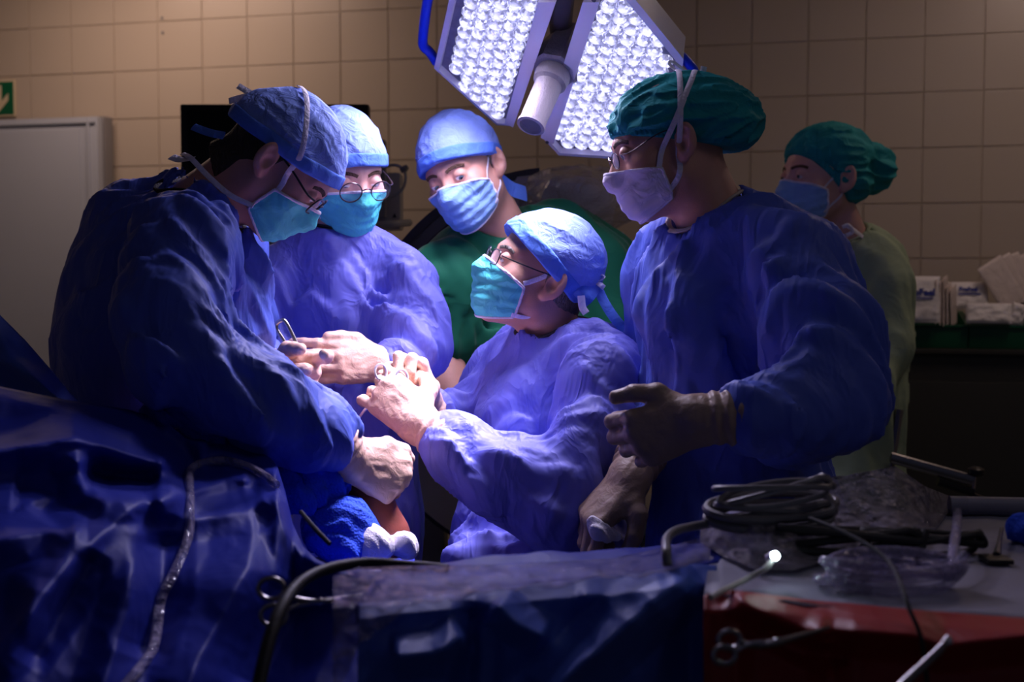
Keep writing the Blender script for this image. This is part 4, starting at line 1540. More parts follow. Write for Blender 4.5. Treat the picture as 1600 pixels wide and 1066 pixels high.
C1.fold((.75, 0, -.65), (3.0, 15, 15), .010, 1, W(380, 440, 1.95), .26)
C1.fold((.9, 0, -.25), (4.0, 17, 17), .008, 2, W(430, 650, 1.82), .24)
C1.fold((.25, 0, -.97), (2.5, 9, 9), .009, 3)
C1.fold((.85, 0, .2), (4, 20, 20), .006, 4, W(270, 300, 2.0), .16)
g1 = dress(P1, C1, 'gown', 'gown_deep', n1, neck_r=.074)
skin_body(P1, H1, C1, n1, 'skin', lid=.0008, legs=legs_at((W(222, 880, 2.08)[0], W(222, 880, 2.08)[1], .85), fwd=(1, 0, 0)))
tie_cap(H1, P1, front=(.108, .040), back=(-.130, -.020), puff=.004, seed=4, hair='hair_dark', hair_low=-.085, tail=((0, -.082, .010), (.058, .046, .050)))
add_eyes(H1, (0, .8, -.6), P1); add_brows(H1, P1, lambda q: face(q, ears=False))
sp1 = []
for sx in (-1, 1):
    sp1.append([(sx * .064, .042, -.030), (sx * .078, .028, -.002), (sx * .081, .014, .030), (sx * .074, -.02, .078), (sx * .040, -.060, .112), (0, -.085, .106)])
    sp1.append([(sx * .055, .034, -.092), (sx * .064, .0, -.080), (sx * .058, -.035, -.078), (sx * .045, -.07, -.085)])
mk1 = mask(H1, P1, 'mask_teal', 'tie', seed=11, strap_paths=[])
def bf1(q): return np.minimum(face(q, ears=False), s_ell(q, (0, -.016, .034), (.0905, .1120, .0990)))
for sx in (-1, 1):
    strap(H1, bf1, [(sx * .064, .042, -.032), (sx * .080, .030, .000), (sx * .088, .020, .040), (sx * .078, -.02, .085), (sx * .042, -.062, .112), (0, -.085, .106)], .0022, .0046, .0009, 'mask_strap', 'strap_white', mk1)
def strap_world(pts, w, t, name, m, parent, up=(0, -1, 0)):
    b = MB(); b.tube(pts, .001, n=8, flat=(w, t), up=[up] * len(pts)); return b.build(name, m, parent)
strap_world([W(396, 322, 1.965), W(360, 305, 1.97), W(325, 275, 1.98), W(298, 247, 2.0), W(285, 240, 2.05)], .0046, .0009, 'mask_tie', 'strap_white', P1, up=(0.2, -1, .3))
strap_world([W(300, 248, 2.0), W(283, 250, 2.02), W(268, 245, 2.03)], .009, .0012, 'tie_bow', 'strap_white', P1, up=(0, -.6, .8))
strap_world([W(397, 148, 2.03), W(385, 142, 2.03), W(372, 134, 2.03)], .0055, .001, 'tie_end', 'strap_white', P1, up=(.3, -1, .2))
strap_world([W(397, 148, 2.03), W(378, 152, 2.05), W(358, 158, 2.06)], .0055, .001, 'tie_end', 'strap_white', P1, up=(.3, -1, .2))
strap_world([W(350, 212, 2.00), W(330, 208, 2.01), W(312, 202, 2.02), W(302, 198, 2.03)], .007, .0015, 'cap_tie_end', 'cap_band', P1, up=(.3, -1, .2))
glasses(H1, P1, 'frame_black', r=.0017, w=.026, h=.018, y=.106, square=True, temple_z=.010)
hand(P1, W(545, 716, 1.90), W(618, 748, 1.93), (.05, -.9, .42), 'R',
     [(62, 78, 40), (68, 82, 40), (70, 80, 40), (70, 75, 35)], [(.55, .75, .1), (.15, .9, -.25), (-.1, .75, -.65)], W(522, 690, 1.88), s=1.02, cuff_r=(.036, .044), seed=3)
hand(P1, W(430, 584, 2.06), W(488, 590, 2.00), (.05, 1, -.12), 'L',
     [(8, 30, 20), (58, 95, 40), (60, 93, 42), (62, 90, 42)], [(.5, .75, -.35), (.05, .9, -.4), (.0, .95, -.25)], W(402, 572, 2.14), s=1.0, cuff_r=(.034, .042), seed=4)

# ---------------------------------------------------------------- 2: surgeon in round glasses looking down
P2 = person_root('surgeon with round glasses and teal mask behind, one gloved hand laid across the belly', 550, 2.5)
H2 = Head(W(536, 268, 2.46), (.52, -.76, -.36), (.10, -.30, .93), .95)
n2 = (W(527, 400, 2.50), W(531, 330, 2.48))
C2 = Cloth(.035)
C2.chain([W(527, 410, 2.50), W(545, 500, 2.50), W(555, 640, 2.48), W(560, 820, 2.48)], [.098, .124, .122, .116], .04)
C2.chain([W(527, 396, 2.51), W(590, 412, 2.48), W(628, 442, 2.44)], [.048, .056, .062], .03)
C2.chain([W(527, 396, 2.51), W(465, 412, 2.50), W(430, 445, 2.48)], [.048, .056, .060], .03)
C2.chain([W(630, 442, 2.44), W(646, 505, 2.40), W(648, 545, 2.36)], [.064, .066, .060], .03)
C2.chain([W(648, 548, 2.36), W(628, 568, 2.32), W(610, 574, 2.30)], [.058, .046, .038], .025)
C2.chain([W(430, 445, 2.48), W(412, 540, 2.46), W(440, 600, 2.38)], [.062, .062, .055], .03)
C2.chain([W(440, 600, 2.38), W(500, 590, 2.34)], [.052, .042], .03)
pz = W(560, 820, 2.48); C2.chain([pz, (pz[0], pz[1], .35)], [.118, .15], .05)
C2.fold((.15, 0, -1), (2.6, 12, 12), .008, 5)
C2.fold((.5, 0, -.85), (2.5, 13, 13), .007, 6, W(650, 510, 2.36), .16)
g2 = dress(P2, C2, 'gown', 'gown', n2, neck_r=.058)
skin_body(P2, H2, C2, n2, 'skin_pale', lid=.0021, legs=legs_at((pz[0], pz[1], .85)))
tie_cap(H2, P2, front=(.105, .040), back=(-.105, -.020), puff=.006, seed=5, tall=.004)
add_eyes(H2, (.15, .75, -.75), P2); add_brows(H2, P2, lambda q: face(q, ears=False))
mask(H2, P2, 'mask_teal', seed=12, tent=.004)
glasses(H2, P2, 'frame_metal', r=.0015, w=.0235, h=.0205, z=-.008, y=.118)
hand(P2, W(596, 570, 2.285), W(540, 566, 2.245), (.10, -.97, .18), 'L',
     [(14, 16, 8), (12, 14, 8), (14, 14, 8), (16, 14, 8)], [(.62, .78, .05), (.10, .99, .05), (-.08, 1, -.05)], W(612, 576, 2.30), s=.98, cuff_r=(.033, .040), seed=5, spread=(3, 0, -3, -5))

# ---------------------------------------------------------------- 3: man in green scrubs
P3 = person_root('man in green scrubs, blue cap and light blue mask leaning in at the back', 810, 2.75)
H3 = Head(W(724, 268, 2.62), (-.38, -.86, -.33), (-.40, -.12, .90), .96)
n3 = (W(795, 392, 2.72), W(755, 310, 2.66))
C3 = Cloth(.05)
C3.chain([W(800, 425, 2.74), W(815, 540, 2.78), W(830, 700, 2.80), W(840, 860, 2.80)], [.120, .155, .155, .150], .05)
C3.chain([W(792, 385, 2.74), W(740, 400, 2.70), W(700, 440, 2.66)], [.058, .074, .078], .05)
C3.chain([W(792, 385, 2.74), W(870, 375, 2.78), W(930, 420, 2.78)], [.062, .085, .092], .05)
C3.chain([W(700, 440, 2.66), W(694, 530, 2.66)], [.080, .074], .04)
C3.chain([W(932, 420, 2.78), W(962, 500, 2.76)], [.092, .082], .04)
pz = W(840, 860, 2.80); C3.chain([pz, (pz[0], pz[1], .30)], [.15, .16], .05)
C3.fold((.1, 0, -1), (2.5, 10, 10), .007, 7)
C3.fold((.7, 0, -.7), (3, 13, 13), .006, 8, W(740, 480, 2.6), .25)
g3 = dress(P3, C3, 'scrub_top', 'scrub_green', n3, neck_r=.070, collar='scrub_green', collar_r=.004)
skin_body(P3, H3, C3, n3, 'skin', lid=.0030, legs=legs_at((pz[0], pz[1], .85)),
          extra=[([W(692, 530, 2.66), W(696, 600, 2.62), W(735, 670, 2.56)], [.050, .046, .036]), ([W(965, 490, 2.76), W(990, 560, 2.72), W(985, 660, 2.62)], [.052, .048, .036])], neck_r=(.058, .066))
tie_cap(H3, P3, front=(.108, .044), back=(-.105, -.020), puff=.012, seed=6, tall=.004, hair='hair_grey', hair_low=-.035)
add_eyes(H3, (-.40, .80, -.45), P3); add_brows(H3, P3, lambda q: face(q, ears=False))
mask(H3, P3, 'mask_blue', seed=13, tent=.004)
strap_world([W(783, 283, 2.62), W(800, 295, 2.66), W(822, 303, 2.70)], .018, .002, 'cap_tie_end', 'cap_band', P3, up=(.1, -1, .3))

# ---------------------------------------------------------------- 4: operating surgeon in the middle
P4 = person_root('surgeon with glasses and teal mask facing left in the middle, operating with both hands', 850, 2.3)
H4 = Head(W(842, 427, 2.25), (-.895, -.25, .36), (.36, -.02, .93), .94)
n4 = (W(868, 562, 2.27), W(860, 480, 2.25))
C4 = Cloth(.035)
C4.chain([W(872, 575, 2.28), W(855, 660, 2.28), W(850, 780, 2.28), W(848, 850, 2.28)], [.105, .132, .138, .155], .04)
C4.chain([W(872, 558, 2.28), W(922, 560, 2.20), W(945, 595, 2.12)], [.050, .062, .070], .035)
C4.chain([W(868, 558, 2.28), W(815, 562, 2.36), W(782, 592, 2.42)], [.048, .058, .062], .035)
C4.chain([W(945, 595, 2.12), W(928, 700, 2.06), W(880, 786, 2.02)], [.072, .072, .070], .03)
C4.chain([W(880, 786, 2.02), W(790, 748, 2.03), W(715, 704, 2.05), W(692, 688, 2.06)], [.072, .064, .050, .042], .03)
C4.chain([W(782, 592, 2.42), W(738, 655, 2.38), W(714, 658, 2.32)], [.062, .056, .048], .03)
C4.chain([W(714, 658, 2.32), W(682, 642, 2.26)], [.046, .038], .03)
C4.chain([W(808, 610, 2.28), W(806, 700, 2.26), W(820, 830, 2.24)], [.056, .055, .07], .04)
C4.chain([W(735, 876, 2.16), W(830, 880, 2.12), W(960, 884, 2.16)], [.045, .050, .055], .03)
pz = W(850, 850, 2.28); C4.chain([pz, (pz[0], pz[1], .30)], [.155, .18], .05)
C4.fold((.2, 0, -1), (2.8, 13, 13), .009, 9)
C4.fold((.85, 0, -.45), (2.5, 10, 10), .009, 10, W(800, 760, 2.03), .24)
C4.fold((-.45, 0, -.9), (2.2, 10, 10), .008, 11, W(930, 640, 2.1), .22)
g4 = dress(P4, C4, 'gown', 'gown', n4, neck_r=.066)
skin_body(P4, H4, C4, n4, 'skin', lid=.0026, legs=legs_at((pz[0], pz[1], .80), fwd=(-1, 0, 0)))
tie_cap(H4, P4, front=(.096, .056), back=(-.112, -.048), puff=.010, seed=7, band=.030, hair='hair_grey', hair_low=-.07)
add_eyes(H4, (-.1, .95, .1), P4); add_brows(H4, P4, lambda q: face(q, ears=False), 'hair_grey')
sp4 = []
for sx in (-1, 1):
    sp4.append([(sx * .064, .040, -.030), (sx * .076, .018, -.012), (sx * .080, -.002, .006), (sx * .078, -.03, .012)])
    sp4.append([(sx * .055, .036, -.090), (sx * .062, .0, -.090), (sx * .056, -.040, -.094), (sx * .035, -.075, -.088)])
mask(H4, P4, 'mask_teal', 'tie', seed=14, strap_paths=sp4, tent=.002)
glasses(H4, P4, 'frame_black', r=.0012, w=.023, h=.015, y=.107, z=-.002, square=True, temple_z=.004)
kn = W(930, 440, 2.24)
strap_world([kn, W(943, 470, 2.22), W(960, 497, 2.21), W(977, 516, 2.21)], .0095, .0012, 'cap_tie_end', 'cap_band', P4, up=(.2, -1, .1))
strap_world([W(905, 470, 2.2), W(918, 458, 2.2), kn], .017, .003, 'cap_tail', 'cap_band', P4, up=(.2, -1, .1))
strap_world([kn, W(938, 430, 2.23), W(944, 432, 2.23), W(938, 438, 2.23), kn], .003, .001, 'tie_loop', 'strap_white', P4, up=(.2, -.4, .9))
strap_world([kn, W(938, 445, 2.22), W(944, 450, 2.22)], .005, .001, 'tie_end', 'strap_white', P4, up=(.2, -1, .1))
strap_world([W(908, 462, 2.19), W(910, 480, 2.19), W(916, 490, 2.19)], .007, .0015, 'mask_tie', 'strap_white', P4, up=(.2, -1, .1))
hand(P4, W(655, 664, 2.07), W(605, 615, 2.10), (-.30, -.78, .55), 'L',
     [(38, 62, 30), (52, 70, 30), (48, 66, 30), (20, 42, 20)], [(.8, .45, -.25), (.35, .8, -.5), (-.1, .8, -.6)], W(690, 686, 2.06), s=1.03, cuff_r=(.035, .041), seed=6)
hand(P4, W(662, 628, 2.24), W(640, 582, 2.20), (.30, .80, .25), 'R',
     [(35, 85, 45), (38, 85, 40), (52, 80, 40), (55, 80, 40)], [(.6, .75, -.35), (-.1, .85, -.5), (-.55, .7, -.35)], W(680, 646, 2.26), s=1.0, cuff_r=(.033, .040), seed=7)

# ---------------------------------------------------------------- 5: standing nurse at the right, profile
P5 = person_root('person in blue gown, green bouffant cap and white mask standing at the right', 1150, 2.05)
H5 = Head(W(1042, 224, 2.02), (-.945, -.05, -.29), (-.29, 0, .955), .93)
n5 = (W(1122, 366, 2.02), W(1074, 278, 2.02))
C5 = Cloth(.035)
C5.chain([W(1137, 400, 2.04), W(1126, 480, 2.05), W(1140, 620, 2.06), W(1168, 840, 2.08)], [.108, .132, .138, .150], .04)
C5.chain([W(1125, 368, 2.03), W(1190, 378, 1.96), W(1240, 418, 1.91)], [.052, .066, .076], .04)
C5.chain([W(1120, 372, 2.03), W(1065, 392, 2.12), W(1038, 432, 2.18)], [.048, .062, .068], .04)
C5.chain([W(1242, 420, 1.91), W(1282, 520, 1.84), W(1305, 618, 1.80)], [.078, .078, .070], .03)
C5.chain([W(1305, 622, 1.80), W(1238, 650, 1.77), W(1178, 648, 1.75)], [.068, .058, .050], .03)
C5.chain([W(1038, 435, 2.18), W(1025, 600, 2.20), W(1012, 690, 2.01)], [.068, .060, .044], .03)
C5.chain([W(1290, 650, 1.80), W(1235, 682, 1.80)], [.05, .04], .04)
pz = W(1165, 850, 2.08); C5.chain([pz, (pz[0], pz[1], .30)], [.16, .185], .05)
C5.fold((.1, 0, -1), (2.4, 11, 11), .009, 12)
C5.fold((.55, 0, -.8), (2.8, 13, 13), .010, 13, W(1290, 500, 1.82), .26)
C5.fold((-.3, 0, -.95), (2.6, 14, 14), .008, 14, W(1050, 560, 1.95), .22)
g5 = dress(P5, C5, 'gown', 'gown_deep', n5, neck_r=.066, collar='collar_pale')
skin_body(P5, H5, C5, n5, 'skin', lid=.0036, legs=legs_at((pz[0], pz[1], .85), fwd=(-1, -.3, 0)))
bouffant(H5, P5, [((0, -.020, .036), (.086, .112, .078)), ((0, -.082, .012), (.088, .080, .070)), ((0, -.125, .004), (.058, .050, .046))], (.100, .045), (-.125, -.050), seed=8, gather=(34, 9, 34), amp=.009)
add_eyes(H5, (-.1, .9, -.25), P5); add_brows(H5, P5, lambda q: face(q, ears=False))
sp5 = []
for sx in (-1, 1):
    sp5.append([(sx * .062, .042, -.042), (sx * .072, .030, -.020), (sx * .080, .012, .006), (sx * .090, -.022, .046), (sx * .088, -.058, .094), (sx * .05, -.080, .118), (0, -.092, .118)])
    sp5.append([(sx * .058, .036, -.086), (sx * .074, .010, -.062), (sx * .084, -.002, -.020), (sx * .092, -.016, .030), (sx * .086, -.036, .090), (sx * .05, -.05, .124), (0, -.055, .128)])
def bf5(q): return np.minimum(np.minimum(face(q, ears=False), s_ell(q, (0, -.020, .036), (.0915, .117, .083))), s_ell(q, (0, -.082, .012), (.093, .085, .075)))
mk5 = mask(H5, P5, 'mask_white', 'tie', seed=15, strap_paths=[], tent=.002, drop=.016)
for sp in sp5: strap(H5, bf5, sp, .0028, .0046, .0009, 'mask_strap', 'strap_white', mk5)
glasses(H5, P5, 'frame_metal', r=.0010, w=.022, h=.014, y=.107, z=-.006, temple_z=.014)
strap_world([W(1098, 140, 2.02), W(1097, 122, 2.02), W(1100, 104, 2.02)], .0052, .0012, 'tie_end', 'strap_white', P5, up=(.1, -1, 0))
strap_world([W(1088, 138, 2.0), W(1098, 130, 1.99), W(1106, 134, 2.0), W(1100, 142, 2.0), W(1090, 140, 2.0)], .006, .0015, 'tie_knot', 'strap_white', P5, up=(.1, -1, 0))
strap_world([W(1104, 142, 2.02), W(1118, 150, 2.03), W(1128, 158, 2.04)], .0045, .001, 'tie_end', 'strap_white', P5, up=(.1, -1, .3))
strap_world([W(1080, 118, 2.04), W(1062, 104, 2.04), W(1050, 96, 2.04), W(1046, 100, 2.04), W(1058, 112, 2.04)], .0028, .001, 'tie_loop', 'strap_white', P5, up=(.1, -1, .3))
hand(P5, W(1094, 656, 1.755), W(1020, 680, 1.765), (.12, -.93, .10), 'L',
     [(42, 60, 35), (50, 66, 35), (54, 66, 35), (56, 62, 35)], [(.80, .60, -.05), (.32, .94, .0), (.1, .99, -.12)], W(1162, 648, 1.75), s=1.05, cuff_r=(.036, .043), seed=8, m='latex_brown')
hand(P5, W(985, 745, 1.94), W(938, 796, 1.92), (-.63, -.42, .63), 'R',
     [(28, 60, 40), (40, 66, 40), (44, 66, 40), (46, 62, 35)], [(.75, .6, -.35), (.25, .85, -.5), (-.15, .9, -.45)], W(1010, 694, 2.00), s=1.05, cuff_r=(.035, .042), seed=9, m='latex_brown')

# ---------------------------------------------------------------- 6: nurse in pale green at the back right
P6 = person_root('nurse in pale green gown and green bouffant cap standing at the back near the bins', 1330, 3.15)
H6 = Head(W(1283, 276, 3.10), (-.92, -.38, -.04), (-.10, -.04, .99), 1.04)
n6 = (W(1335, 395, 3.15), W(1315, 345, 3.12))
C6 = Cloth(.05)
C6.chain([W(1338, 420, 3.16), W(1335, 520, 3.16), W(1330, 640, 3.16), W(1325, 800, 3.16)], [.110, .135, .13, .14], .05)
C6.chain([W(1337, 392, 3.16), W(1370, 418, 3.12), W(1383, 445, 3.09)], [.055, .062, .066], .04)
C6.chain([W(1337, 392, 3.16), W(1300, 420, 3.2), W(1285, 450, 3.22)], [.055, .062, .066], .04)
C6.chain([W(1383, 445, 3.09), W(1384, 540, 3.04), W(1355, 610, 2.98), W(1320, 640, 2.9)], [.067, .062, .056, .045], .03)
pz = W(1325, 800, 3.16); C6.chain([pz, (pz[0], pz[1], .30)], [.14, .16], .05)
C6.fold((.1, 0, -1), (2.4, 11, 11), .007, 15)
g6 = dress(P6, C6, 'gown', 'scrub_pale', n6, neck_r=.056, collar='scrub_pale', h=.009)
skin_body(P6, H6, C6, n6, 'skin_pale', lid=.0036, legs=legs_at((pz[0], pz[1], .85), fwd=(-1, -.5, 0)), neck_r=(.046, .05))
bouffant(H6, P6, [((0, -.026, .044), (.088, .112, .084)), ((.0, -.050, -.010), (.086, .080, .062)), ((0, -.150, .018), (.062, .058, .060))], (.088, .066), (-.070, -.095), seed=9, gather=(34, 9, 34), amp=.008)
add_eyes(H6, (.05, .95, -.05), P6); add_brows(H6, P6, lambda q: face(q, ears=False))
mask(H6, P6, 'mask_blue', seed=16)
strap_world([W(1322, 352, 3.02), W(1335, 360, 3.04), W(1358, 378, 3.1)], .006, .001, 'mask_tie', 'strap_white', P6, up=(.1, -1, .3))
strap_world([W(1316, 355, 3.02), W(1326, 352, 3.02), W(1332, 362, 3.02), W(1322, 368, 3.02)], .005, .0015, 'tie_bow', 'strap_white', P6, up=(.1, -1, .3))

hand(P6, W(1316, 642, 2.89), W(1290, 660, 2.82), (.1, -.9, .4), 'L', [(30, 40, 25)] * 4, [(.6, .8, 0), (.2, 1, -.1), (0, 1, -.2)], W(1330, 634, 2.92), s=.95, cuff_r=(.030, .036), h=.003, seed=21)
hand(P3, W(742, 682, 2.54), W(770, 706, 2.50), (.2, -.9, .3), 'R', [(30, 40, 25)] * 4, [(.6, .8, 0), (.2, 1, -.1), (0, 1, -.2)], W(730, 664, 2.57), s=.98, cuff_r=(.030, .036), h=.003, seed=22)
hand(P3, W(985, 668, 2.61), W(975, 702, 2.57), (.1, -.9, .3), 'L', [(30, 40, 25)] * 4, [(.6, .8, 0), (.2, 1, -.1), (0, 1, -.2)], W(986, 648, 2.63), s=.98, cuff_r=(.030, .036), h=.003, seed=23)
# ================================================================ DRAPES, PATIENT AND TABLES IN FRONT
def poly_dist(X, Y, pts):
    """distance in pixels to a polyline and position along it (0..1)"""
    best = np.full(X.shape, 1e9); pos = np.zeros(X.shape)
    P = np.array(pts, float)
    seg = np.linalg.norm(np.diff(P, axis=0), axis=1); acc = np.r_[0, np.cumsum(seg)]
    for i in range(len(P) - 1):
        a, b_ = P[i], P[i + 1]; ab = b_ - a
        t = np.clip(((X - a[0]) * ab[0] + (Y - a[1]) * ab[1]) / (ab @ ab), 0, 1)
        d = np.hypot(X - a[0] - t * ab[0], Y - a[1] - t * ab[1])
        m = d < best
        best = np.where(m, d, best); pos = np.where(m, (acc[i] + t * seg[i]) / acc[-1], pos)
    return best, pos


def bilin(xs, ys, G, X, Y):
    G = np.array(G, float)
    cols = np.stack([np.interp(X.ravel(), xs, G[r]) for r in range(len(ys))], 0)
    yi = np.clip(np.interp(Y.ravel(), ys, np.arange(len(ys))), 0, len(ys) - 1.0001)
    i0 = yi.astype(int); f = yi - i0
    f = f * f * (3 - 2 * f) * .5 + f * .5
    n = np.arange(X.size)
    return (cols[i0, n] * (1 - f) + cols[i0 + 1, n] * f).reshape(X.shape)


def sheet(name, X, Y, D, m, parent=None, floor=True, back=None, label=None, cat=None, smooth=True):
    """a hanging cloth surface; rows of (X, Y) picture positions at distance D, prolonged down to the floor"""
    c, s = math.cos(PITCH), math.sin(PITCH)
    x = (X - 800) / FPX * D; y = (533 - Y) / FPX * D
    P = np.stack([x, D * c + y * s, CAMZ - D * s + y * c], -1)
    rows = [P[i] for i in range(P.shape[0])]
    if back is not None:                                   # the cloth goes on behind its upper edge
        top = rows[0]
        pre = []
        for k in range(6, 0, -1):
            t = k / 6
            pre.append(top + np.array([0, back[0] * t, -back[1] * t ** 1.6]))
        rows = pre + rows
    if floor:
        last = rows[-1]
        for k in range(1, 13):
            t = k / 12
            q = last.copy(); q[:, 2] = last[:, 2] * (1 - t) + .012 * t
            q[:, 1] += .01 * t * np.sin(q[:, 0] * 40)
            rows.append(q)
    A = np.array(rows)
    nr, nc = A.shape[:2]
    V = A.reshape(-1, 3)
    i, j = np.meshgrid(np.arange(nr - 1), np.arange(nc - 1), indexing='ij')
    a = (i * nc + j).ravel()
    F = np.stack([a, a + nc, a + nc + 1, a + 1], 1)
    o = fast_obj(name, V, F, m, parent)
    if label: tag(o, label, cat)
    sol = o.modifiers.new('thickness', 'SOLIDIFY'); sol.thickness = .0015; sol.offset = -1
    return o


def ridge(X, Y, D, pts, h, w, sharp=1.0, ends=.10):
    d, t = poly_dist(X, Y, pts)
    fade = np.clip(np.minimum(t, 1 - t) / ends, 0.0, 1) if ends else 1.0
    w = w * 1.5
    d = np.sqrt(d * d + 9.0)
    prof = np.maximum(0, 1 - d / w) ** (sharp * 1.25)
    D -= .85 * h * prof * (.25 + .75 * fade)


# ---- main blue drape over the patient, lower left
px = np.arange(-90, 650, 4.0)
ytop = np.interp(px, [-90, 0, 100, 200, 255, 290, 320, 360, 410, 432, 446, 458, 475, 495, 520, 560, 650], [585, 604, 624, 640, 656, 684, 688, 690, 706, 724, 770, 820, 856, 874, 886, 890, 894])
v = np.linspace(0, 1, 130)[:, None]
Y = ytop[None, :] * (1 - v) + 1120 * v
X = np.repeat(px[None, :], len(v), 0)
D = bilin([-90, 100, 300, 430, 540, 650], [600, 700, 800, 900, 1120],
          [[1.62, 1.74, 1.86, 1.88, 1.90, 1.86], [1.52, 1.60, 1.80, 1.84, 1.84, 1.80], [1.40, 1.45, 1.62, 1.70, 1.74, 1.72],
           [1.30, 1.34, 1.46, 1.54, 1.56, 1.56], [1.20, 1.24, 1.34, 1.40, 1.42, 1.44]], X, Y)
for _ in range(40):                                        # ease the base shape
    D[1:-1] = (D[:-2] + 2 * D[1:-1] + D[2:]) / 4
    D[:, 1:-1] = (D[:, :-2] + 2 * D[:, 1:-1] + D[:, 2:]) / 4
ridge(X, Y, D, [(-90, 600), (0, 622), (71, 636), (132, 648), (181, 668), (240, 690)], .050, 38)
ridge(X, Y, D, [(-60, 714), (0, 705), (115, 688), (165, 700), (231, 722), (285, 732)], .085, 34, 1.1)
ridge(X, Y, D, [(115, 700), (126, 755), (165, 781), (222, 778), (290, 765)], .060, 26)
ridge(X, Y, D, [(232, 778), (181, 815), (110, 881), (44, 964), (-40, 1050)], .075, 40)
ridge(X, Y, D, [(-60, 852), (0, 843), (66, 832), (137, 832)], .055, 28)
ridge(X, Y, D, [(231, 788), (297, 771), (352, 749), (400, 752)], .050, 24)
ridge(X, Y, D, [(236, 799), (308, 812), (385, 799), (430, 770)], .045, 24)
ridge(X, Y, D, [(222, 805), (209, 876), (203, 953), (150, 1100)], .050, 34)
ridge(X, Y, D, [(398, 800), (388, 887), (310, 1030), (280, 1110)], .060, 44)
ridge(X, Y, D, [(432, 760), (440, 820), (468, 864), (512, 890), (560, 905)], .055, 26)
ridge(X, Y, D, [(470, 800), (512, 848), (560, 880)], .03, 18)
ridge(X, Y, D, [(300, 716), (345, 706), (410, 728), (440, 750)], .055, 26)
ridge(X, Y, D, [(262, 640), (270, 665), (300, 690), (330, 690)], .045, 16)
ridge(X, Y, D, [(60, 900), (40, 1000), (-20, 1110)], .03, 30)
ridge(X, Y, D, [(132, 740), (180, 748), (250, 752)], -.075, 24)
ridge(X, Y, D, [(20, 760), (90, 770), (60, 810)], -.05, 40)
ridge(X, Y, D, [(150, 860), (90, 960), (40, 1040)], -.05, 26)
ridge(X, Y, D, [(255, 830), (250, 930), (215, 1030)], -.055, 36)
ridge(X, Y, D, [(480, 920), (440, 1000), (400, 1090)], -.06, 50)
g = np.stack([X.ravel() / 60, Y.ravel() / 60, np.zeros(X.size)], 1)
D += (.016 * perlin(g * .6, 3) + .004 * (np.abs(perlin(g * 1.6, 5)) - .2)).reshape(X.shape)
LX, LY, LD = X, Y, D
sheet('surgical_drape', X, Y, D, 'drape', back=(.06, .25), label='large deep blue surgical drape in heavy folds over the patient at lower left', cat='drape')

# crumpled upper corner of the drape, bunched where the surgeon leans on it
cr = Cloth(.02)
cr.chain([W(252, 650, 1.78), W(286, 642, 1.79), W(325, 672, 1.80), W(355, 692, 1.82)], [.022, .026, .024, .02])
cr.fold((.6, 0, -.6), (10, 42, 42), .010, 31)
V, F = surfnet(cr.field, grid(*cr.bounds(), .004), margin=.015)
tag(fast_obj('drape_bunch', V, F, 'drape'), 'crumpled blue drape corner bunched under the bending surgeon\'s arm', 'drape')

# ---- drape hung as a screen at the far left
px = np.arange(-120, 150, 5.0)
ytop = np.interp(px, [-120, -60, 0, 40, 80, 110, 150], [440, 460, 492, 532, 578, 615, 650])
v = np.linspace(0, 1, 60)[:, None]
Y = ytop[None, :] * (1 - v) + 800 * v
X = np.repeat(px[None, :], len(v), 0)
D = 1.90 + 0 * X
ridge(X, Y, D, [(-40, 470), (20, 560), (110, 640)], .04, 26)
ridge(X, Y, D, [(-60, 560), (0, 562), (60, 600), (100, 640)], .05, 24)
sheet('screen_drape', X, Y, D, 'drape_front', back=(.02, .3), label='dark blue drape rising at the far left behind the heavy folds', cat='drape')

# ---- the operating table that carries patient and towels
ot = thing('operating_table', 'blue covered operating table edge under the towels and the bare limb', 'table', (-.42, 1.80, 0))
zt = W(560, 882, 1.87)[2]
b = MB(); b.box((-.49, 1.79, zt - .035), (.68, .25, .07), bev=.02); b.build('padded_top', 'drape', ot)
b = MB(); b.box((-.49, 1.79, (zt - .07) / 2 + .03), (.22, .16, zt - .12), bev=.02); b.build('column', 'plastic_grey', ot)
b = MB(); b.box((-.49, 1.79, .035), (.60, .24, .06), bev=.02); b.build('base', 'plastic_grey', ot)

# ---- the patient: one bare prepped limb comes out of the drapes
pat = thing('person', 'patient under the blue drapes with one bare reddish limb held by the surgeon', 'person', (W(300, 800, 1.95)[0], W(300, 800, 1.95)[1], 0.85))
def pf(P):
    d = s_chain(P, [W(360, 745, 2.0), W(450, 738, 1.98), W(520, 752, 1.96), W(575, 792, 1.945), W(602, 836, 1.94), W(612, 870, 1.95)], [.042, .044, .043, .039, .035, .036], .02)
    d = smin(d, s_ell(P, W(120, 830, 1.76), (.20, .09, .08)), .05)
    d = smin(d, s_cone(P, W(180, 830, 1.78), W(360, 745, 2.0), .05, .042), .04)
    return d
pts_ = np.array([W(330, 700, 1.99), W(612, 880, 1.95), W(120, 830, 1.76), W(440, 700, 1.97)])
V, F = surfnet(pf, grid(pts_.min(0) - .23, pts_.max(0) + .09, .007), margin=.01)
fast_obj('body', V, F, 'skin_prep', pat)

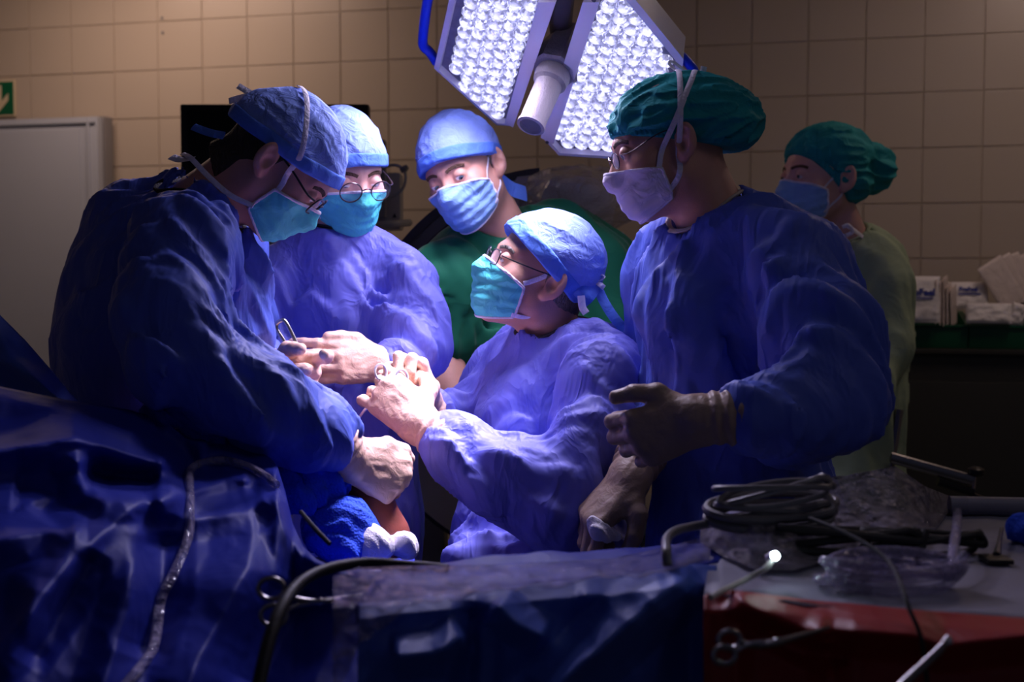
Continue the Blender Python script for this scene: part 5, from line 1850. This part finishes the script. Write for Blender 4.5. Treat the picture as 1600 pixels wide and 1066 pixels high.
# ---- towels around the limb
def soft(name, label, cat, chains, folds, m, h=.0045, k=.02):
    c_ = Cloth(k)
    for (p, r) in chains: c_.chain(p, r)
    for fo in folds: c_.fold(*fo)
    V, F = surfnet(c_.field, grid(*c_.bounds(), h), margin=.02)
    return tag(fast_obj(name, V, F, m), label, cat)
soft('blue_towel', 'bright blue dimpled towel tucked below the bare limb', 'towel',
     [([W(498, 812, 1.88), W(540, 820, 1.87), W(580, 846, 1.88)], [.026, .036, .022]), ([W(500, 838, 1.86), W(550, 858, 1.85)], [.028, .03])],
     [((.8, 0, -.5), (6, 22, 22), .006, 41)], 'towel_blue')
soft('blue_towel', 'blue cloth towel wrapped around the limb above the bare skin', 'towel',
     [([W(430, 738, 1.90), W(480, 742, 1.89), W(508, 762, 1.89)], [.040, .038, .028]), ([W(440, 770, 1.86), W(486, 776, 1.86)], [.024, .024])],
     [((.2, 0, -1), (6, 24, 24), .008, 42), ((.9, 0, -.4), (5, 20, 20), .006, 43)], 'towel_blue')
soft('gauze_pad', 'white folded gauze pad lying below the bare limb', 'gauze',
     [([W(560, 868, 1.86), W(578, 846, 1.86), W(600, 850, 1.86)], [.018, .020, .012]), ([W(572, 866, 1.85), W(600, 862, 1.86)], [.016, .010])], [((.6, 0, -.8), (12, 40, 40), .002, 44)], 'gauze', h=.0032)
soft('gauze_pad', 'small white gauze swab to the right of the folded pad', 'gauze',
     [([W(618, 850, 1.88), W(632, 852, 1.88), W(640, 862, 1.88)], [.010, .013, .008])], [((.2, 0, -1), (14, 50, 50), .002, 45)], 'gauze', h=.0028)

# ---- draped instrument table in the middle foreground
TZ = 1.06
def d_at(py, z=TZ): return (CAMZ - z) / ((py - 430) / FPX + 1e-9)
px = np.arange(560, 1122, 4.0)
ye = np.interp(px, [560, 620, 700, 800, 900, 1000, 1080, 1122], [944, 936, 928, 916, 906, 894, 881, 884])
v = np.linspace(0, 1, 70)[:, None]
Y = ye[None, :] * (1 - v) + 1130 * v
X = np.repeat(px[None, :], len(v), 0)
D = np.repeat(np.array([d_at(y) for y in ye])[None, :], len(v), 0) - .035 * np.clip(v * 8, 0, 1)
ridge(X, Y, D, [(1086, 890), (980, 976), (880, 1064), (840, 1110)], .10, 40)
ridge(X, Y, D, [(744, 940), (736, 1000), (728, 1120)], -.05, 26)
ridge(X, Y, D, [(772, 940), (808, 976), (856, 998)], .07, 26)
ridge(X, Y, D, [(610, 1026), (680, 1020), (730, 990)], .07, 28)
ridge(X, Y, D, [(756, 955), (752, 1010), (748, 1120)], .035, 24)
ridge(X, Y, D, [(1122, 890), (1118, 980), (1120, 1120)], .03, 30)
ridge(X, Y, D, [(900, 930), (960, 930), (1040, 900)], .02, 26)
g = np.stack([X.ravel() / 70, Y.ravel() / 70, np.zeros(X.size)], 1)
D += (.018 * (np.abs(perlin(g, 13)) - .2)).reshape(X.shape) * np.clip(v * 5, 0, 1)
tb_ = thing('instrument_table', 'blue draped instrument table across the middle foreground', 'table', (W(850, 533, 1.42)[0], 1.42, 0))
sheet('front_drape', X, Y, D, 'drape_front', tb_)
def slab(corners_px, z, t, name, m, parent, n=24, amp=.0015, seed=1):
    """cloth covered table top between four picture corners on the plane at height z"""
    c_ = [np.array([*W(x, y, d_at(y, z))[:2], z]) for (x, y) in corners_px]
    V, F = [], []
    for j in range(n + 1):
        for i in range(n + 1):
            a, b_ = i / n, j / n
            p = (c_[0] * (1 - a) + c_[1] * a) * (1 - b_) + (c_[3] * (1 - a) + c_[2] * a) * b_
            V.append(p)
    V = np.array(V); V[:, 2] += amp * perlin(V * 22, seed) + amp * (np.abs(perlin(V * 9, seed + 1)) - .2)
    for j in range(n):
        for i in range(n):
            k = j * (n + 1) + i
            F.append((k, k + 1, k + n + 2, k + n + 1))
    F = np.array(F)
    o = fast_obj(name, V, F, m, parent)
    so = o.modifiers.new('thickness', 'SOLIDIFY'); so.thickness = t; so.offset = -1
    return o
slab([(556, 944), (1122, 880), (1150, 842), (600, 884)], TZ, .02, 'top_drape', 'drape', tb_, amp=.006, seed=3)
for (x, y) in ((640, 915), (1090, 870)):
    for k in (0, 1):
        p = W(x, y, d_at(y)); b = MB(); b.tube([(p[0], p[1] + .03 + .05 * k, 0.01), (p[0], p[1] + .03 + .05 * k, TZ - .03)], .012, smooth=False); b.build('leg', 'steel_dark', tb_)

# clear film lying over the table edge and hanging down at its left end
px = np.arange(520, 1112, 5.0)
yb = np.interp(px, [520, 560, 640, 800, 960, 1050, 1112], [900, 886, 884, 882, 872, 852, 838])
yf = np.interp(px, [520, 560, 620, 640, 700, 800, 900, 1000, 1080, 1112], [1100, 1010, 960, 944, 934, 920, 909, 897, 884, 878])
v = np.linspace(0, 1, 40)[:, None]
Y = yb[None, :] * (1 - v) + yf[None, :] * v
X = np.repeat(px[None, :], len(v), 0)
D = np.where(Y < 945, (CAMZ - TZ - .014) / ((Y - 430) / FPX), np.interp(Y, [945, 1100], [(CAMZ - TZ - .014) / (515 / FPX), 1.15]))
Y = Y + v * (14 * perlin(np.stack([X.ravel() / 30, np.zeros(X.size), np.zeros(X.size)], 1), 77)).reshape(X.shape)
g = np.stack([X.ravel() / 40, Y.ravel() / 22, np.zeros(X.size)], 1)
D -= (.020 * np.abs(perlin(g, 21)) + .010 * np.abs(perlin(g * 2.3, 22))).reshape(X.shape)
sheet('plastic_film', X, Y, D, 'film_clear', floor=False, label='crinkled clear plastic film over the edge of the instrument table', cat='plastic film')

# ---- table at the right with grey sheet and red cloth
rt = thing('side_table', 'instrument table at the right with grey sheet top and red cloth front', 'table', (W(1380, 533, 1.42)[0], 1.42, 0))
slab([(1100, 930), (1760, 980), (1760, 806), (1120, 798)], TZ, .02, 'grey_sheet', 'sheet_grey', rt, amp=.004, seed=7)
px = np.arange(1100, 1765, 5.0)
ye = np.interp(px, [1100, 1121, 1142, 1269, 1440, 1600, 1765], [930, 928, 922, 938, 954, 966, 980])
v = np.linspace(0, 1, 60)[:, None]
Y = ye[None, :] * (1 - v) + 1140 * v
X = np.repeat(px[None, :], len(v), 0)
D = np.repeat(np.array([d_at(y) for y in ye])[None, :], len(v), 0) - .004 - .02 * np.clip(v * 8, 0, 1)
ridge(X, Y, D, [(1142, 926), (1183, 954), (1258, 986), (1300, 990)], .05, 24)
ridge(X, Y, D, [(1293, 985), (1355, 988), (1423, 993), (1475, 1009), (1600, 995), (1700, 985)], .05, 30)
ridge(X, Y, D, [(1286, 995), (1300, 1043), (1290, 1110)], .03, 26)
ridge(X, Y, D, [(1140, 940), (1150, 1010), (1145, 1110)], .03, 24)
ridge(X, Y, D, [(1190, 975), (1260, 1010), (1330, 1030)], -.03, 26)
sheet('red_cloth', X, Y, D, 'cloth_red', rt)
p0_, p1_ = W(1488, 806, d_at(806)), W(1770, 812, d_at(812))
b = MB(); b.tube([p0_ + [0, .012, .012], p1_ + [0, .012, .012]], .014, smooth=False, n=12); b.build('back_rim', 'sheet_grey', rt)
for (x, y) in ((1180, 900), (1700, 920), (1180, 815), (1700, 825)):
    p = W(x, y, d_at(y)); b = MB(); b.tube([(p[0], p[1] + .03, 0.01), (p[0], p[1] + .03, TZ - .03)], .014, smooth=False); b.build('leg', 'steel_dark', rt)

def T(x, y, up=0.0): 
    p = W(x, y, d_at(y, TZ + up)); return p

# ---- coiled cables in a clear bag
def coil(name, label, ctr_px, semi, n, r, m, seed, up=0.03, tilt=0.0, tails=(), cat='cable'):
    rnd = random.Random(seed)
    c0 = T(*ctr_px, up)
    k_ = d_at(ctr_px[1], TZ + up) / FPX
    pts = []
    N = 14
    for i in range(n * N + 1):
        a = 2 * PI * i / N
        lp = i // N
        jx = 1 + .10 * math.sin(lp * 2.3 + seed) + rnd.uniform(-.02, .02); jy = 1 + .16 * math.cos(lp * 1.7 + seed)
        x = semi[0] * k_ * math.cos(a) * jx + .006 * math.sin(lp * 3.1)
        y = semi[1] * k_ * 3.2 * math.sin(a) * jy
        z = .010 * math.sin(lp * 2.1 + a) + tilt * x + .004 * lp
        pts.append(c0 + np.array([x, y, z]))
    pts = [np.array(T(*t[:2], t[2])) for t in tails[:1] for t in t] + pts if False else pts
    b = MB(); b.tube(pts, r, n=8, sub=3)
    return tag(b.build(name, m), label, cat)
coil('coiled_cable', 'dark grey cable coiled in loops beneath the clear bag on the right table', (1205, 806), (92, 12), 4, .0058, 'cable_grey', 1, up=.040, tilt=.05)
coil('coiled_cable', 'black cable coil lying behind the clear tubing on the right table', (1330, 846), (110, 8), 3, .0052, 'cable_dark', 2, up=.020)
coil('coiled_cable', 'thin pale cable coil at the left end of the right table', (1210, 772), (84, 10), 3, .0040, 'cable_grey', 3, up=.075, tilt=.14)
coil('coiled_cable', 'black cable loops under the right end of the clear bag', (1440, 850), (92, 9), 3, .0048, 'cable_dark', 4, up=.012)
coil('tubing_coil', 'clear plastic tubing coiled flat on the grey sheet', (1392, 900), (106, 12), 4, .0055, 'clear_tube', 5, up=.014, cat='tubing')

def bag(name, label, pxs, ytop, ybot, rise, seed, amp=.022):
    """loose clear bag: two crumpled sheets joined at the rim, lying over the cables"""
    root = thing(name, label, 'plastic bag', T((pxs[0] + pxs[-1]) / 2, max(ybot), 0.0))
    x_ = np.linspace(pxs[0], pxs[-1], 70)
    yt = np.interp(x_, pxs, ytop); yb_ = np.interp(x_, pxs, ybot)
    v = np.linspace(0, 1, 44)[:, None]
    Y = yt[None, :] * (1 - v) + yb_[None, :] * v
    X = np.repeat(x_[None, :], len(v), 0)
    dn = np.array([d_at(y, TZ + .006) for y in yb_])[None, :]
    for k, nm in enumerate(('upper_sheet', 'inner_sheet')):
        D = dn + rise * (1 - v) ** .8 + k * .05 * np.sin(PI * v)
        g = np.stack([X.ravel() / 42, Y.ravel() / 24, np.full(X.size, k * 3.0)], 1)
        D = D - (amp * (np.abs(perlin(g, seed)) - .15) + amp * .5 * np.abs(perlin(g * 2.2, seed + 1))).reshape(X.shape)
        Y2 = Y + (9 * perlin(g * 1.1, seed + 2)).reshape(X.shape) * np.sin(PI * v)
        sheet(nm, X, Y2, D, 'film_bag', root, floor=False)
    return root
bag('plastic_bag', 'large crumpled clear plastic bag over the cables on the right table', [1225, 1262, 1330, 1400, 1445, 1486], [800, 752, 742, 729, 760, 776], [868, 872, 868, 862, 850, 790], .20, 51)
bag('plastic_bag', 'smaller crumpled clear plastic bag behind the bright light tip', [1094, 1130, 1180, 1240, 1290], [815, 806, 812, 822, 850], [846, 868, 888, 890, 876], .10, 52, .016)

# ---- light cable with glowing tip
lc = thing('light_cable', 'thin pale light cable with a bright glowing tip on the right table', 'light cable', T(1160, 905, 0))
tip = W(1209, 870, 1.33)
b = MB(); b.tube([T(1110, 934, .006), T(1128, 924, .008), T(1165, 906, .010), W(1196, 889, 1.32), W(1206, 875, 1.33)], .0034, n=8); b.build('cable', 'plastic_pale', lc)
b = MB(); b.lathe([(.0028, -.012), (.0062, -.008), (.0062, 0), (.005, .002)], tip, (.35, -.75, .5), 16); b.build('ferrule', 'steel', lc)
b = MB(); b.lathe([(.0050, .0021), (.0048, .004), (.003, .0058), (.001, .0064)], tip, (.35, -.75, .5), 16); b.build('glowing_tip', 'led_tip', lc)
pl = bpy.data.lights.new('light_cable_glow', 'POINT'); pl.energy = .01; pl.color = (.7, .92, 1.0); pl.shadow_soft_size = .006
po = bpy.data.objects.new('light_cable_glow', pl); COL.objects.link(po); po.parent = lc; po.location = tip + np.array([.006, -.012, .012]) - ORIGIN[lc.name]

# ---- other loose things on the right table
b = MB(); b.tube([W(1265, 810, 1.40), W(1310, 828, 1.36), W(1355, 851, 1.32), W(1389, 878, 1.28), W(1408, 915, 1.22), W(1420, 950, 1.19), W(1440, 1000, 1.17), W(1450, 1080, 1.17)], .0024, n=8)
tag(b.build('thin_cable', 'cable_dark'), 'thin black cable hanging over the red cloth from the clear bag', 'cable')
b = MB(); b.tube([T(1496, 800, .02), T(1495, 822, .035), T(1490, 858, .03), T(1486, 900, .012)], .0058, n=10); tag(b.build('clear_tube', 'clear_tube'), 'short straight piece of clear tube right of the bag', 'tubing')
b = MB(); b.tube([T(1043, 884, .012), T(1041, 862, .026), T(1042, 842, .030), T(1056, 830, .032), T(1078, 824, .030), T(1110, 818, .03)], .0058, n=10); tag(b.build('hose_end', 'cable_grey'), 'grey bent hose end on the film left of the bags', 'hose')
pb = thing('metal_probe', 'small metal probe on a flat pad at the back of the right table', 'instrument', T(1556, 868, .001))
b = MB(); b.tube([T(1557, 868, .006), T(1562, 845, .012), T(1565, 826, .016)], [.005, .0028, .0024], n=8); b.build('rod', 'steel_dark', pb)
b = MB(); b.box(T(1556, 874, .004), (.030, .034, .006), bev=.002); b.build('pad', 'plastic_black', pb)
soft('blue_cloth', 'folded blue cloth at the right edge of the table', 'cloth', [([T(1596, 826, .018), T(1640, 832, .018)], [.018, .02])], [((1, 0, 0), (8, 30, 30), .004, 61)], 'towel_blue')
rod = thing('steel_rod', 'dark steel rod with a bright tip in front of the red cloth', 'instrument', W(1440, 1090, 1.12) - np.array([0, 0, .1]))
b = MB(); b.tube([W(1478, 1004, 1.13), W(1462, 1022, 1.125), W(1405, 1075, 1.11), W(1380, 1100, 1.10)], [.0035, .0042, .0045, .0045], n=10); b.build('shaft', 'steel_dark', rod)
b = MB(); b.lathe([(.002, -.004), (.0045, -.002), (.0045, .003), (.002, .005)], W(1480, 1002, 1.13), W(1478, 1004, 1.13) - W(1405, 1075, 1.11), 12); b.build('tip', 'steel', rod)
# ---- ring-handled clamps
def clamp(label, ringA, ringB, pivot, tipp, rr, m='steel_dark', r=.0026, nrm=(0, -1, .1)):
    c_ = thing('surgical_clamp', label, 'clamp', np.array(pivot) - np.array([0, 0, .01]), 'ring-handled clamps')
    nrm = unit(nrm)
    for k, (rc, off) in enumerate(((ringA, .002), (ringB, -.002))):
        rc = np.array(rc); pv = np.array(pivot) + nrm * off; tp_ = np.array(tipp) + nrm * off * .3
        B = basis(nrm, (0, 0, 1.0))
        loop = [rc + (B[1] * math.cos(t) * rr + B[2] * math.sin(t) * rr * 1.25) for t in np.linspace(0, 2 * PI, 25)]
        b = MB(); b.tube(loop, r, n=8, smooth=False, caps=False)
        arm_ = b.build('finger_ring', m, c_)
        d_ = unit(pv - rc)
        mid = (rc + pv) / 2 + np.cross(nrm, d_) * (.004 if k else -.004)
        b = MB(); b.tube([rc + d_ * rr * 1.1, mid, pv, (pv + tp_) / 2, tp_], [r * .9, r * 1.1, r * 1.4, r, r * .6], n=8)
        b.build('shank', m, arm_)
    b = MB(); b.lathe([(.003, -.004), (.0042, -.002), (.0042, .002), (.003, .004)], pivot, nrm, 12); b.build('pivot_screw', 'steel', c_)
    return c_
clamp('ring-handled steel clamp lying on the blue drape at lower left', W(424, 920, 1.33), W(428, 962, 1.32), W(500, 940, 1.36), W(566, 929, 1.40), .0115, 'steel_dark')
clamp('ring-handled steel clamp fixed to the red cloth', W(1140, 1000, 1.17), W(1132, 1024, 1.16), W(1212, 1004, 1.165), W(1296, 981, 1.19), .0085, 'steel_dark', r=.0028)

# ---- cables and tubes on the left drape
b = MB(); b.tube([W(398, 1100, 1.20), W(418, 1010, 1.24), W(440, 950, 1.28), W(468, 912, 1.33), W(510, 890, 1.38), W(570, 880, 1.42), W(640, 884, 1.41), W(700, 888, 1.40)], [.0075, .0075, .0072, .007, .0068, .0066, .006, .005], n=10)
tag(b.build('black_hose', 'cable_dark'), 'thick black hose curving over the drape at the lower middle', 'hose')
def over(x, y, lift): 
    """a point a little in front of the left drape"""
    i = np.argmin(np.abs(LX[0] - x)); j = np.argmin(np.abs(LY[:, i] - y)); return W(x, y, LD[j, i] - lift)

tp_ = [(432, 758), (405, 738), (372, 724), (340, 720), (305, 728), (296, 745), (297, 790), (294, 840), (272, 895), (252, 935), (245, 985), (236, 1020), (205, 1060), (180, 1090)]
b = MB(); b.tube([over(x, y, .010) for (x, y) in tp_], .0062, n=10, sub=5)
tag(b.build('suction_tube', 'clear_tube'), 'clear suction tube running down over the blue drape at left', 'tubing')
b = MB(); b.tube([over(470, 800, .008), over(492, 826, .008), over(515, 850, .008)], .003, n=8)
tag(b.build('thin_wire', 'cable_dark'), 'short dark wire on the drape beside the blue towel', 'wire')

# ---- instruments held in the hands
rv = thing('retractor', 'bent steel retractor handle standing up from the bending surgeon\'s gloved fist', 'instrument', W(458, 552, 2.10))
b = MB(); b.tube([W(456, 566, 2.11), W(450, 546, 2.11), W(443, 532, 2.11), W(433, 516, 2.11), W(432, 507, 2.11), W(439, 501, 2.11), W(446, 503, 2.11), W(456, 521, 2.11), W(467, 545, 2.11), W(474, 566, 2.11)], .001, n=8, flat=(.0034, .0016), up=[(.3, -.9, .2)] * 10)
b.build('spring_bow', 'steel_dark', rv)
b = MB(); b.tube([W(456, 566, 2.11), W(464, 576, 2.11), W(474, 566, 2.11)], .0028, n=8); b.build('blade', 'steel', rv)
nh = thing('needle_holder', 'steel needle holder gripped between the middle surgeon\'s gloved hands', 'instrument', W(600, 620, 2.10))
for k, (x, y) in enumerate(((595, 581), (628, 590))):
    cR = W(x, y, 2.10); B = basis((.3, -.9, .2), (0, 0, 1.0))
    loop = [cR + B[1] * .0135 * math.cos(t) + B[2] * .0100 * math.sin(t) for t in np.linspace(0, 2 * PI, 25)]
    b = MB(); b.tube(loop, .0022, n=8, smooth=False, caps=False); ro = b.build('finger_ring', 'steel', nh)
    b = MB(); b.tube([cR + np.array([0, 0, -.012]), W(592, 622, 2.12), W(569, 642, 2.12), W(552, 668, 2.13)], [.0024, .003, .0026, .0014], n=8); b.build('shank', 'steel', ro)
c_ = Cloth(.01)
c_.chain([W(926, 812, 1.885), W(936, 830, 1.88), W(966, 838, 1.885)], [.005, .008, .006])
c_.chain([W(936, 830, 1.88), W(950, 842, 1.875)], [.006, .004])
c_.fold((.5, 0, -.8), (16, 60, 60), .002, 71)
V, F = surfnet(c_.field, grid(*c_.bounds(), .0026), margin=.012)
tag(fast_obj('gauze_swab', V, F, 'gauze'), 'small white swab held in the standing nurse\'s lower gloved hand', 'gauze')
